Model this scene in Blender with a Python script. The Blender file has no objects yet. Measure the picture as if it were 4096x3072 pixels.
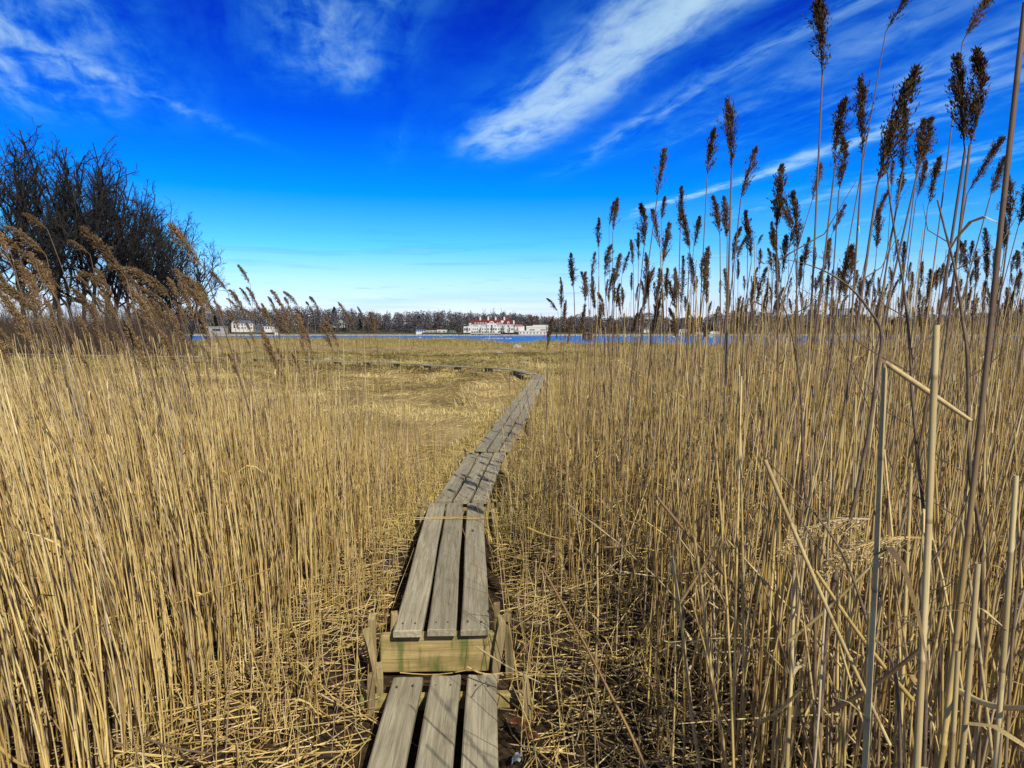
import bpy, bmesh, math, random
import numpy as np
from mathutils import Vector, Matrix

# ------------------------------------------------------------------ camera, sky, sun, exposure
C = bpy.context.scene
HC = 1.67                      # eye height above the marsh mud
FPX = 2845.0                   # focal length in pixels of a 4096-wide picture
PITCH = math.atan((1536 - 1336) / FPX)
cam_d = bpy.data.cameras.new('camera'); cam = bpy.data.objects.new('camera', cam_d)
C.collection.objects.link(cam); C.camera = cam
cam_d.sensor_width = 36.0; cam_d.sensor_fit = 'HORIZONTAL'
cam_d.lens = 36.0 * FPX / 4096.0
cam_d.clip_start = 0.05; cam_d.clip_end = 12000
cam.location = (0, 0, HC); cam.rotation_euler = (math.pi / 2 - PITCH, 0, 0)

SUN_EL, SUN_AZ = 40.0, 152.0   # azimuth clockwise from +Y: behind the camera, to its right
sun_d = bpy.data.lights.new('sun', 'SUN'); sun = bpy.data.objects.new('sun', sun_d)
C.collection.objects.link(sun)
sun_d.energy = 5.0; sun_d.angle = math.radians(0.53); sun_d.color = (1.0, 0.965, 0.88)
sd = Vector((math.sin(math.radians(SUN_AZ)) * math.cos(math.radians(SUN_EL)),
             math.cos(math.radians(SUN_AZ)) * math.cos(math.radians(SUN_EL)), math.sin(math.radians(SUN_EL))))
sun.rotation_euler = sd.to_track_quat('Z', 'Y').to_euler()
sun.location = (20, -40, 40)

C.view_settings.view_transform = 'Standard'; C.view_settings.look = 'None'
C.view_settings.exposure = 0.0; C.view_settings.gamma = 1.0
C.view_settings.use_curve_mapping = False
C.cycles.max_bounces = 6; C.cycles.diffuse_bounces = 3; C.cycles.glossy_bounces = 3


class NG:
    """small expression helper over a node tree"""
    def __init__(s, nt): s.nt = nt
    def n(s, t, **kw):
        o = s.nt.nodes.new(t)
        for k, v in kw.items(): setattr(o, k, v)
        return o
    def l(s, a, b): s.nt.links.new(a, b)
    def put(s, sock, v):
        if hasattr(v, 'links'): s.l(v, sock)
        else: sock.default_value = v
    def m(s, op, a, b=None, c=None, clamp=False):
        o = s.n('ShaderNodeMath', operation=op, use_clamp=clamp)
        s.put(o.inputs[0], a)
        if b is not None: s.put(o.inputs[1], b)
        if c is not None: s.put(o.inputs[2], c)
        return o.outputs[0]
    def vm(s, op, a, b=None):
        o = s.n('ShaderNodeVectorMath', operation=op)
        s.put(o.inputs[0], a)
        if b is not None: s.put(o.inputs[1], b)
        return o.outputs['Value'] if op in ('LENGTH', 'DOT_PRODUCT') else o.outputs[0]
    def xyz(s, x, y, z):
        o = s.n('ShaderNodeCombineXYZ')
        for i, v in enumerate((x, y, z)): s.put(o.inputs[i], v)
        return o.outputs[0]
    def sep(s, v):
        o = s.n('ShaderNodeSeparateXYZ'); s.put(o.inputs[0], v); return o.outputs
    def noise(s, vec, scale, detail=4, rough=.5, dist=0.0, color=False):
        o = s.n('ShaderNodeTexNoise')
        if vec is not None: s.l(vec, o.inputs['Vector'])
        o.inputs['Scale'].default_value = scale; o.inputs['Detail'].default_value = detail
        o.inputs['Roughness'].default_value = rough; o.inputs['Distortion'].default_value = dist
        return o.outputs['Color' if color else 'Fac']
    def ramp(s, fac, stops, interp='LINEAR'):
        o = s.n('ShaderNodeValToRGB'); r = o.color_ramp; r.interpolation = interp
        while len(r.elements) < len(stops): r.elements.new(0.5)
        for e, (p, c) in zip(r.elements, stops):
            e.position = p; e.color = (*c, 1) if len(c) == 3 else c
        s.put(o.inputs[0], fac); return o.outputs['Color']
    def smooth(s, v, a, b):
        o = s.n('ShaderNodeMapRange', interpolation_type='SMOOTHSTEP')
        s.put(o.inputs[0], v); o.inputs[1].default_value = a; o.inputs[2].default_value = b
        return o.outputs[0]
    def mix(s, f, a, b, mode='MIX'):
        o = s.n('ShaderNodeMix', data_type='RGBA', blend_type=mode)
        s.put(o.inputs[0], f)
        for k, v in ((6, a), (7, b)):
            if hasattr(v, 'links'): s.l(v, o.inputs[k])
            else: o.inputs[k].default_value = (*v, 1) if len(v) == 3 else v
        return o.outputs[2]
    def gauss(s, v, c, w):
        d = s.m('DIVIDE', s.m('SUBTRACT', v, c), w)
        return s.m('EXPONENT', s.m('MULTIPLY', s.m('MULTIPLY', d, d), -1.0))


# ---- world: Nishita sky, graded to the deep polarised blue of the photograph, with cirrus streaks
W = bpy.data.worlds.new('World'); C.world = W; W.use_nodes = True
g = NG(W.node_tree)
bg = W.node_tree.nodes['Background']; bg.inputs[1].default_value = 0.1
sky = g.n('ShaderNodeTexSky', sky_type='NISHITA', sun_disc=False)
sky.sun_elevation = math.radians(SUN_EL); sky.sun_rotation = math.radians(SUN_AZ)
sky.air_density = 1.0; sky.dust_density = 0.3; sky.ozone_density = 2.0
tc = g.n('ShaderNodeTexCoord')
dirv = g.vm('NORMALIZE', tc.outputs['Generated'])
dx, dy, dz = g.sep(dirv)
# grade by elevation (z = sin of elevation; stops in z*2), values are x2
grade = g.ramp(g.m('MULTIPLY', dz, 1.5, clamp=True),
               [(0.0, (.52, .56, .78)), (.051, (.54, .57, .82)), (.114, (.42, .60, .88)), (.177, (.15, .54, .92)), (.279, (.003, .36, .95)),
                (.42, (.001, .155, .84)), (.57, (.003, .066, .70)), (.63, (.004, .05, .60)), (.74, (.11, .14, .34)), (.86, (.24, .25, .29)), (1.0, (.32, .31, .30))])
graded = g.mix(1.0, sky.outputs[0], grade, 'MULTIPLY')
graded = g.mix(1.0, graded, (2, 2, 2), 'MULTIPLY')
zc = g.m('MAXIMUM', dz, 0.025)
px = g.m('DIVIDE', dx, zc); py = g.m('DIVIDE', dy, zc)
ss = g.m('ADD', g.m('MULTIPLY', px, .95), g.m('MULTIPLY', py, .313))     # across the wind
tt = g.m('ADD', g.m('MULTIPLY', px, -.313), g.m('MULTIPLY', py, .95))    # along the wind
wv = g.noise(g.xyz(ss, g.m('MULTIPLY', tt, .5), 0.0), 1.3, 3, .5)
sw = g.m('ADD', ss, g.m('MULTIPLY', g.m('SUBTRACT', wv, .5), .30))
fib = g.noise(g.xyz(g.m('MULTIPLY', sw, 4.6), g.m('MULTIPLY', tt, .8), 0.0), 1.0, 6, .56, .5)
fine = g.noise(g.xyz(g.m('MULTIPLY', sw, 9.0), g.m('MULTIPLY', tt, 4.5), 3.0), 1.0, 6, .60, .35)
body = g.m('ADD', g.m('MULTIPLY', fib, .72), g.m('MULTIPLY', fine, .5))
body = g.smooth(body, .41, .86)
def band(c, w, t0, t1, t2, t3, amp):
    v = g.m('MULTIPLY', g.gauss(sw, c, w), g.m('MULTIPLY', g.smooth(tt, t0, t1), g.m('SUBTRACT', 1.0, g.smooth(tt, t2, t3))))
    return g.m('MULTIPLY', v, amp)
main = g.m('MULTIPLY', band(1.17, .20, .5, 1.4, 3.2, 4.4, 2.1), g.smooth(g.m('ADD', g.m('MULTIPLY', fib, .55), g.m('MULTIPLY', fine, .6)), .22, .84))
dens = band(1.0, .4, .6, 1.6, 3.0, 4.6, .2)
for a in ((1.68, .10, 1.2, 1.9, 3.4, 4.9, .95), (1.95, .12, .9, 1.6, 2.9, 4.0, .65), (2.35, .22, .8, 1.5, 3.1, 4.0, .55),
          (2.88, .11, 2.2, 2.8, 5.0, 6.2, 1.5), (2.75, .36, .6, 1.2, 2.4, 3.2, .62), (3.75, .36, 1.0, 2.2, 4.6, 6.5, .85),
          (5.1, .36, 1.5, 3.0, 6.0, 8.0, .6), (.20, .22, 1.0, 1.9, 2.7, 3.4, 1.0), (-.85, .45, .8, 1.6, 3.2, 4.4, 1.0), (.62, .10, 3.2, 3.7, 4.2, 4.8, .3)):
    dens = g.m('ADD', dens, band(*a))
# the long thin trail upper left: a line through two points of the cloud plane
ax, ay, bx, by = -1.66, 2.5, -1.30, 3.9
ln = math.hypot(bx - ax, by - ay); nx, ny = (by - ay) / ln, -(bx - ax) / ln
dl = g.m('ADD', g.m('ADD', g.m('MULTIPLY', px, nx), g.m('MULTIPLY', py, ny)), -(ax * nx + ay * ny))
dl = g.m('ADD', dl, g.m('MULTIPLY', g.m('SUBTRACT', wv, .5), .12))
tr = g.m('MULTIPLY', g.gauss(dl, 0.0, .075), g.m('MULTIPLY', g.smooth(py, 1.6, 2.5), g.m('SUBTRACT', 1.0, g.smooth(py, 3.2, 4.3))))
dens = g.m('ADD', g.m('ADD', main, g.m('MULTIPLY', dens, body)), g.m('MULTIPLY', tr, g.m('MULTIPLY', g.smooth(fine, .2, .7), .42)))
# low bands near the horizon
az = g.m('ARCTAN2', dx, dy)
lowp = g.xyz(g.m('MULTIPLY', az, 5.0), g.m('MULTIPLY', dz, 85.0), 7.0)
lown = g.smooth(g.noise(lowp, 1.0, 5, .55, .4), .52, .74)
lowm = g.m('MULTIPLY', g.gauss(dz, .112, .028), lown)
dens = g.m('ADD', dens, g.m('MULTIPLY', lowm, .75))
dens = g.m('ADD', dens, g.m('MULTIPLY', g.m('MULTIPLY', g.gauss(dz, .03, .028), g.smooth(g.noise(lowp, .8, 4, .5), .45, .7)), .35))
cl = g.m('MULTIPLY', g.m('SUBTRACT', 1.0, g.m('EXPONENT', g.m('MULTIPLY', dens, -1.15))), .88)
withc = g.mix(cl, graded, g.mix(g.smooth(cl, .1, .78), (.3, 4.4, 9.4), (5.6, 8.4, 9.9)))
# small grey-violet cloudlets above the far shore
cp = g.xyz(g.m('MULTIPLY', az, 16.0), g.m('MULTIPLY', dz, 150.0), 21.0)
cm = g.m('MULTIPLY', g.smooth(g.noise(cp, 1.0, 4, .55, .2), .60, .72), g.gauss(dz, .062, .018))
withc = g.mix(g.m('MULTIPLY', cm, .5), withc, (3.6, 5.6, 8.2))
g.l(withc, bg.inputs[0])

# ------------------------------------------------------------------ helpers
rng = np.random.default_rng(11); random.seed(11)
COL = C.collection
cp_, sp_ = math.cos(PITCH), math.sin(PITCH)

def ray(u, v):
    a, b = (u - 2048) / FPX, (1536 - v) / FPX
    return (a, cp_ + b * sp_, -sp_ + b * cp_)
def unproj(u, v, z):
    """the point on the level z that the photograph shows at source pixel (u, v)"""
    r = ray(u, v); k = (z - HC) / r[2]
    return Vector((r[0] * k, r[1] * k, z))
def at_y(u, v, y):
    """the same on the upright plane at distance y"""
    r = ray(u, v); k = y / r[1]
    return Vector((r[0] * k, y, HC + r[2] * k))

def vnoise(x, y, scale, seed):
    x = np.asarray(x, float) / scale; y = np.asarray(y, float) / scale
    xi = np.floor(x).astype(np.int64); yi = np.floor(y).astype(np.int64)
    xf = x - xi; yf = y - yi; xf = xf * xf * (3 - 2 * xf); yf = yf * yf * (3 - 2 * yf)
    def h(a, b):
        k = (a * 374761393 + b * 668265263 + seed * 982451653) & 0xffffffff
        k = ((k ^ (k >> 13)) * 1274126177) & 0xffffffff
        return ((k ^ (k >> 16)) & 0xffff) / 65535.0
    return (h(xi, yi) * (1 - xf) + h(xi + 1, yi) * xf) * (1 - yf) + (h(xi, yi + 1) * (1 - xf) + h(xi + 1, yi + 1) * xf) * yf

def ground_z(x, y):
    x = np.asarray(x, float); y = np.asarray(y, float)
    t = np.clip((y - 6) / 15, 0, 1); z = -.2 * t * t * (3 - 2 * t)
    z = z - .15 * np.clip((y - 40) / 80, 0, 1)
    far = np.clip((y - 9) / 10, 0, 1)
    z = z + (vnoise(x, y, 1.7, 3) - .5) * (.05 + .20 * far) + (vnoise(x, y, .6, 4) - .5) * (.03 + .06 * far)
    z = z + (vnoise(x, y, 7, 5) - .5) * .16 * far
    return z

SHX = [-400, -80, -45, -25, -10, 0, 15, 30, 60, 110, 400]
SHY = [170, 175, 175, 165, 148, 134, 116, 100, 88, 76, 70]
def shore_y(x): return np.interp(x, SHX, SHY) + (vnoise(x, np.zeros_like(np.asarray(x, float)), 9, 8) - .5) * 6
WATER_Z = -.55

def mk(name, V, quads=None, tris=None, mats=None, parent=None, smooth=True, attrs=None, midx=None):
    me = bpy.data.meshes.new(name)
    V = np.asarray(V, np.float32).reshape(-1, 3)
    q = np.zeros((0, 4), np.int32) if quads is None else np.asarray(quads, np.int32).reshape(-1, 4)
    t = np.zeros((0, 3), np.int32) if tris is None else np.asarray(tris, np.int32).reshape(-1, 3)
    me.vertices.add(len(V)); me.vertices.foreach_set('co', V.ravel())
    nl = len(q) * 4 + len(t) * 3; npoly = len(q) + len(t)
    me.loops.add(nl); me.loops.foreach_set('vertex_index', np.concatenate([q.ravel(), t.ravel()]))
    me.polygons.add(npoly)
    me.polygons.foreach_set('loop_start', np.concatenate([np.arange(len(q)) * 4, len(q) * 4 + np.arange(len(t)) * 3]).astype(np.int32))
    me.polygons.foreach_set('use_smooth', np.full(npoly, smooth))
    if midx is not None: me.polygons.foreach_set('material_index', np.asarray(midx, np.int32))
    for m_ in (mats or []): me.materials.append(m_)
    for k, a in (attrs or {}).items():
        at = me.attributes.new(k, 'FLOAT', 'POINT'); at.data.foreach_set('value', np.asarray(a, np.float32).ravel())
    me.update(calc_edges=True)
    o = bpy.data.objects.new(name, me); COL.objects.link(o)
    if parent is not None: o.parent = parent
    return o

def tag(o, label=None, cat=None, group=None, kind=None):
    for k, v in (('label', label), ('category', cat), ('group', group), ('kind', kind)):
        if v: o[k] = v
    return o
def empty(name, loc=(0, 0, 0), rz=0.0, **kw):
    o = bpy.data.objects.new(name, None); COL.objects.link(o)
    o.location = loc; o.rotation_euler = (0, 0, rz); o.empty_display_size = .1
    return tag(o, **kw)
def copy_tree(o, parent=None):
    c = o.copy(); COL.objects.link(c); c.parent = parent
    for ch in o.children: copy_tree(ch, c)
    return c

def tubes(P, R, S=4, tip=False):
    """P (N,K,3) centre lines, R (N,K) radii -> verts, quads, running length"""
    P = np.asarray(P, float); N, K, _ = P.shape
    d = P[:, -1] - P[:, 0]; d /= np.linalg.norm(d, axis=1, keepdims=True) + 1e-9
    ref = np.where(np.abs(d[:, 2:3]) > .8, np.array([[1., 0, 0]]), np.array([[0, 0, 1.]]))
    a = np.cross(d, ref); a /= np.linalg.norm(a, axis=1, keepdims=True); b = np.cross(d, a)
    ang = np.arange(S) / S * 2 * math.pi
    off = a[:, None, :] * np.cos(ang)[None, :, None] + b[:, None, :] * np.sin(ang)[None, :, None]
    V = P[:, :, None, :] + off[:, None] * np.asarray(R)[:, :, None, None]
    i = np.arange(N)[:, None, None] * K * S; k = np.arange(K - 1)[None, :, None] * S; s = np.arange(S)[None, None, :]; s2 = (s + 1) % S
    Q = np.stack([i + k + s, i + k + s2, i + k + S + s2, i + k + S + s], -1).reshape(-1, 4)
    L = np.concatenate([np.zeros((N, 1)), np.cumsum(np.linalg.norm(np.diff(P, axis=1), axis=2), axis=1)], 1)
    return V.reshape(-1, 3), Q, np.repeat(L, S, axis=1).reshape(-1)

class MB:
    """collects faces of boxes and prisms into one mesh"""
    def __init__(s): s.V = []; s.F = []
    def add(s, vs, fs):
        n = len(s.V); s.V += [tuple(v) for v in vs]; s.F += [tuple(i + n for i in f) for f in fs]; return s
    def box(s, x0, x1, y0, y1, z0, z1):
        return s.add([(x0, y0, z0), (x1, y0, z0), (x1, y1, z0), (x0, y1, z0), (x0, y0, z1), (x1, y0, z1), (x1, y1, z1), (x0, y1, z1)],
                     [(0, 3, 2, 1), (4, 5, 6, 7), (0, 1, 5, 4), (1, 2, 6, 5), (2, 3, 7, 6), (3, 0, 4, 7)])
    def hip(s, x0, x1, y0, y1, z0, z1, inl, inr):
        ym = (y0 + y1) / 2
        return s.add([(x0, y0, z0), (x1, y0, z0), (x1, y1, z0), (x0, y1, z0), (x0 + inl, ym, z1), (x1 - inr, ym, z1)],
                     [(0, 3, 2, 1), (0, 1, 5, 4), (1, 2, 5), (2, 3, 4, 5), (3, 0, 4)])
    def gable(s, x0, x1, y0, y1, z0, z1):            # ridge runs away from the viewer
        xm = (x0 + x1) / 2
        return s.add([(x0, y0, z0), (x1, y0, z0), (x1, y1, z0), (x0, y1, z0), (xm, y0, z1), (xm, y1, z1)],
                     [(0, 3, 2, 1), (0, 1, 4), (1, 2, 5, 4), (2, 3, 5), (3, 0, 4, 5)])
    def lathe(s, cx, cy, prof, n=12):
        vs = []; fs = []
        for r, z in prof:
            vs += [(cx + r * math.cos(2 * math.pi * i / n), cy + r * math.sin(2 * math.pi * i / n), z) for i in range(n)]
        for k in range(len(prof) - 1):
            fs += [(k * n + i, k * n + (i + 1) % n, (k + 1) * n + (i + 1) % n, (k + 1) * n + i) for i in range(n)]
        fs += [tuple(reversed(range(n))), tuple(range((len(prof) - 1) * n, len(prof) * n))]
        return s.add(vs, fs)
    def arch(s, x0, x1, y0, y1, z0, z1, n=8):        # block with a round top
        xm, r = (x0 + x1) / 2, (x1 - x0) / 2
        pr = [(x0, z0), (x1, z0)] + [(xm + r * math.cos(math.pi * i / n), z1 - r + r * math.sin(math.pi * i / n)) for i in range(n + 1)]
        m_ = len(pr)
        return s.add([(x, y0, z) for x, z in pr] + [(x, y1, z) for x, z in pr],
                     [tuple(range(m_)), tuple(reversed(range(m_, 2 * m_)))] + [((i + 1) % m_, i, m_ + i, m_ + (i + 1) % m_) for i in range(m_)])
    def build(s, name, mat, parent=None, smooth=False):
        me = bpy.data.meshes.new(name); me.from_pydata(s.V, [], s.F); me.materials.append(mat)
        if smooth: me.polygons.foreach_set('use_smooth', [True] * len(me.polygons))
        me.update(); o = bpy.data.objects.new(name, me); COL.objects.link(o)
        if parent is not None: o.parent = parent
        return o

# ------------------------------------------------------------------ materials
def material(name, rough=.7, spec=.3):
    m_ = bpy.data.materials.new(name); m_.use_nodes = True
    g = NG(m_.node_tree); p = m_.node_tree.nodes['Principled BSDF']
    p.inputs['Roughness'].default_value = rough; p.inputs['Specular IOR Level'].default_value = spec
    return m_, g, p
def bump(g, p, h, strength, dist=.01):
    b = g.n('ShaderNodeBump'); b.inputs['Strength'].default_value = strength; b.inputs['Distance'].default_value = dist
    g.l(h, b.inputs['Height']); g.l(b.outputs[0], p.inputs['Normal'])
def attr(g, name):
    a = g.n('ShaderNodeAttribute'); a.attribute_name = name; return a.outputs['Fac']
def rnd(g):
    a = g.n('ShaderNodeNewGeometry').outputs['Random Per Island']; b = g.n('ShaderNodeObjectInfo').outputs['Random']
    return g.m('FRACT', g.m('ADD', a, g.m('MULTIPLY', b, 7.31)))
def plain(name, col, var=.15, scale=.5, rough=.8, spec=.2):
    m_, g, p = material(name, rough, spec)
    n = g.noise(g.n('ShaderNodeTexCoord').outputs['Object'], scale, 5, .6)
    lo = tuple(c * (1 - var) for c in col); hi = tuple(min(c * (1 + var), .9) for c in col)
    g.l(g.mix(g.smooth(n, .3, .7), lo, hi), p.inputs['Base Color']); return m_

def reed_material():
    m_, g, p = material('dry_reed', .55, .35)
    r = rnd(g); L = attr(g, 'len')
    base = g.ramp(r, [(0, (.44, .285, .07)), (.12, (.69, .50, .175)), (.27, (.58, .39, .11)), (.42, (.75, .585, .26)), (.52, (.43, .26, .055)),
                      (.62, (.67, .505, .19)), (.72, (.27, .15, .04)), (.82, (.56, .45, .25)), (.92, (.18, .10, .04)), (1, (.62, .45, .155))])
    base = g.mix(g.m('MULTIPLY', attr(g, 'pale'), .85), base, (.60, .45, .19))
    base = g.mix(attr(g, 'shade_tint'), base, g.mix(1.0, base, (.84, .79, .72), 'MULTIPLY'))  # browner tint paints the shade of the right-hand stand into its stems
    k = g.m('ADD', g.m('DIVIDE', L, .165), g.m('MULTIPLY', r, 37.0))
    wn = g.n('ShaderNodeTexWhiteNoise', noise_dimensions='2D'); g.l(g.xyz(g.m('FLOOR', k), r, 0.0), wn.inputs['Vector'])
    v = g.m('ADD', .72, g.m('MULTIPLY', wn.outputs['Value'], .5))
    base = g.mix(1.0, base, g.xyz(v, g.m('POWER', v, 1.1), g.m('POWER', v, 1.3)), 'MULTIPLY')
    fk = g.m('FRACT', k); node = g.m('SUBTRACT', 1.0, g.smooth(fk, .012, .05))
    base = g.mix(g.m('MULTIPLY', node, .6), base, (.13, .07, .03)); base = g.mix(g.m('MULTIPLY', g.smooth(fk, .8, 1.0), .3), base, (.20, .11, .04))
    ox, oy, oz = g.sep(g.n('ShaderNodeTexCoord').outputs['Object']); stn = g.noise(g.xyz(g.m('MULTIPLY', ox, 420.0), g.m('MULTIPLY', oy, 420.0), g.m('MULTIPLY', oz, 9.0)), 1.0, 4, .6)
    base = g.mix(g.m('MULTIPLY', g.smooth(stn, .45, .7), .38), base, (.24, .15, .06)); base = g.mix(g.m('MULTIPLY', g.smooth(stn, .45, .28), .25), base, (.72, .58, .34))
    tcn = g.noise(g.n('ShaderNodeTexCoord').outputs['Object'], 45, 3, .6)
    base = g.mix(g.m('MULTIPLY', g.smooth(tcn, .58, .75), .35), base, (.19, .12, .06))
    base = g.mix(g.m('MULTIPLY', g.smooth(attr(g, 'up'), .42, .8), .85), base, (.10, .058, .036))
    g.l(base, p.inputs['Base Color']); return m_
def plume_material():
    m_, g, p = material('reed_plume', .9, .1)
    r = g.n('ShaderNodeNewGeometry').outputs['Random Per Island']; o = g.n('ShaderNodeObjectInfo').outputs['Random']
    a = g.ramp(r, [(0, (.09, .052, .022)), (.4, (.155, .094, .040)), (.75, (.215, .138, .062)), (1, (.33, .23, .11))])
    v = g.m('ADD', .7, g.m('MULTIPLY', o, .6)); a = g.mix(attr(g, 'shade_tint'), a, g.mix(1.0, a, (.50, .46, .43), 'MULTIPLY'))  # right-hand plumes darkened in colour, as if silhouetted against bright sky
    g.l(g.mix(1.0, a, g.xyz(v, v, v), 'MULTIPLY'), p.inputs['Base Color']); return m_
def wood_material(name, base_lo, base_hi, green=0.0, axis='y'):
    m_, g, p = material(name, .85, .15)
    tc = g.n('ShaderNodeTexCoord').outputs['Object']; o = g.n('ShaderNodeObjectInfo').outputs['Random']
    x, y, z = g.sep(tc); sh = g.m('MULTIPLY', o, 53.0); x_, z_ = x, z
    if axis == 'x': x, y, z = z, x, y
    if axis == 'z': y, z = z, y
    gx = g.xyz(g.m('ADD', g.m('MULTIPLY', x, 60.0), sh), g.m('MULTIPLY', y, 2.6), g.m('MULTIPLY', z, 60.0))
    grain = g.noise(gx, 1.0, 6, .65, .8)
    wide = g.noise(g.xyz(g.m('ADD', g.m('MULTIPLY', x, 9.0), sh), g.m('MULTIPLY', y, 1.3), z), 1.0, 5, .6, 1.0)
    blot = g.noise(g.vm('ADD', tc, g.xyz(sh, 0.0, 0.0)), 5.0, 6, .7)
    col = g.mix(g.smooth(grain, .28, .72), base_lo, base_hi)
    col = g.mix(g.m('MULTIPLY', g.smooth(wide, .42, .7), .45), col, tuple(c * .55 for c in base_lo))
    col = g.mix(g.m('MULTIPLY', g.smooth(blot, .52, .75), .4), col, (.20, .165, .115))
    vo = g.n('ShaderNodeTexVoronoi'); g.l(g.xyz(g.m('ADD', g.m('MULTIPLY', x, 5.0), sh), g.m('MULTIPLY', y, 1.4), 0.0), vo.inputs['Vector']); vo.inputs['Scale'].default_value = 1.0
    col = g.mix(g.m('SUBTRACT', 1.0, g.smooth(vo.outputs['Distance'], .03, .085)), col, (.085, .06, .04))
    crack = g.noise(g.xyz(g.m('ADD', g.m('MULTIPLY', x, 140.0), sh), g.m('MULTIPLY', y, 3.2), 4.0), 1.0, 3, .5, .4)
    col = g.mix(g.m('MULTIPLY', g.smooth(crack, .66, .74), .7), col, (.06, .05, .04))
    v = g.m('ADD', .82, g.m('MULTIPLY', o, .36)); col = g.mix(1.0, col, g.xyz(v, v, v), 'MULTIPLY')
    if green:
        gn = g.noise(g.xyz(g.m('MULTIPLY', x_, 13.0), 0.0, g.m('MULTIPLY', z_, 3.0)), 1.0, 4, .6)
        col = g.mix(g.m('MULTIPLY', g.smooth(gn, .46, .66), green), col, (.085, .12, .025))
    g.l(col, p.inputs['Base Color'])
    bump(g, p, g.m('ADD', grain, g.m('MULTIPLY', g.smooth(crack, .6, .74), -1.2)), .55, .004); return m_

M_REED = reed_material(); M_PLUME = plume_material()
M_PLANK = wood_material('weathered_plank', (.25, .212, .13), (.45, .388, .255))
M_BEAM = wood_material('timber_beam', (.34, .235, .08), (.56, .42, .165), .8, 'x')
M_STAKE = wood_material('split_stake', (.20, .145, .06), (.40, .30, .14), .25, 'z')
M_WHITE = plain('white_render', (.62, .58, .48), .06, .3)
M_REDROOF = plain('red_roof_tile', (.15, .022, .022), .2, .6)
M_DARK = plain('dark_window', (.035, .04, .045), .3, .5, .3, .5)
M_BRICK = plain('red_brick', (.33, .125, .075), .15, .4)
M_SLATE = plain('grey_slate', (.10, .11, .13), .2, .4)
M_STONE = plain('pale_boulder', (.33, .30, .25), .3, 1.5, .9)
M_DARKSTONE = plain('dark_boulder', (.085, .07, .06), .3, 2.5, .9)
M_BARK = plain('grey_bark', (.027, .024, .021), .35, 6, .9, .1)
M_FARBARK = plain('far_bark', (.13, .105, .085), .3, .5, .9, .1)
M_VINE = plain('vine_bark', (.16, .11, .062), .4, 30, .75, .25)
M_LEAF = plain('dead_leaf', (.17, .065, .028), .3, 30, .7, .2)
M_RUST = plain('rust_brown_wood', (.15, .06, .035), .3, .6)
M_HEDGE = plain('hedge_green', (.035, .06, .022), .35, 1.0, .9)
M_PINE = plain('pine_needles', (.03, .055, .022), .4, .6, .9)
M_TOWER = plain('blue_grey_tower', (.22, .26, .30), .1, .1)
M_GREYHULL = plain('grey_dock', (.36, .36, .34), .2, .6)
M_BLUE = plain('blue_cover', (.05, .14, .36), .2, .8)
M_RED = plain('red_float', (.45, .03, .03), .1, .8)
M_NAIL = plain('rusty_nail', (.06, .04, .03), .3, 90, .6)
M_FOIL = plain('silver_film', (.36, .39, .39), .3, 40, .25, .6)

# ------------------------------------------------------------------ ground, water, far land
def ground_material():
    m_, g, p = material('marsh_ground', .95, .1)
    tc = g.n('ShaderNodeTexCoord').outputs['Object']; x, y, z = g.sep(tc)
    a = g.noise(tc, .22, 5, .6, 1.5); b = g.noise(tc, 1.1, 6, .65, 2.2); c = g.noise(tc, 14, 5, .7, 1.0)
    mead = g.mix(g.smooth(b, .35, .68), (.30, .20, .075), (.44, .32, .14))
    mead = g.mix(g.m('MULTIPLY', g.smooth(a, .46, .64), .8), mead, (.17, .13, .045))
    mead = g.mix(g.m('MULTIPLY', g.smooth(c, .55, .72), .55), mead, (.13, .085, .035))
    mud = g.mix(g.smooth(c, .4, .65), (.035, .022, .014), (.09, .058, .03))
    col = g.mix(attr(g, 'meadow'), mud, mead)
    g.l(col, p.inputs['Base Color']); bump(g, p, g.m('ADD', b, g.m('MULTIPLY', c, .5)), .8, .06); return m_
def reed_front(x, y):           # 1 where open meadow, 0 under the reeds
    return np.clip((y - (7.5 + 3.5 * np.clip((x + 1.5) / 4, 0, 2))) / 3.0, 0, 1)
gx = np.concatenate([np.linspace(-400, -60, 18)[:-1], np.linspace(-60, -14, 60)[:-1], np.linspace(-14, 14, 190)[:-1], np.linspace(14, 60, 60)[:-1], np.linspace(60, 400, 18)])
tv = np.concatenate([np.linspace(-.35, .0, 12)[:-1], np.linspace(0, 1, 260) ** 1.8])
TX, GX = np.meshgrid(tv, gx, indexing='ij')
SY = shore_y(GX); GY = np.where(TX < 0, TX * 150, TX * (SY + 5))
GZ = ground_z(GX, GY)
edge = np.clip((GY - (SY - 3)) / 8, 0, 1); GZ = GZ - edge * .55
nr, ncg = GX.shape; ii = np.arange(nr - 1)[:, None] * ncg + np.arange(ncg - 1)[None]
marsh = mk('marsh_ground', np.stack([GX, GY, GZ], -1), quads=np.stack([ii, ii + 1, ii + ncg + 1, ii + ncg], -1),
           mats=[ground_material()], attrs={'meadow': reed_front(GX, GY)})
tag(marsh, 'flat salt marsh ground of mud and matted golden grass', 'ground', kind='structure')

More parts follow.
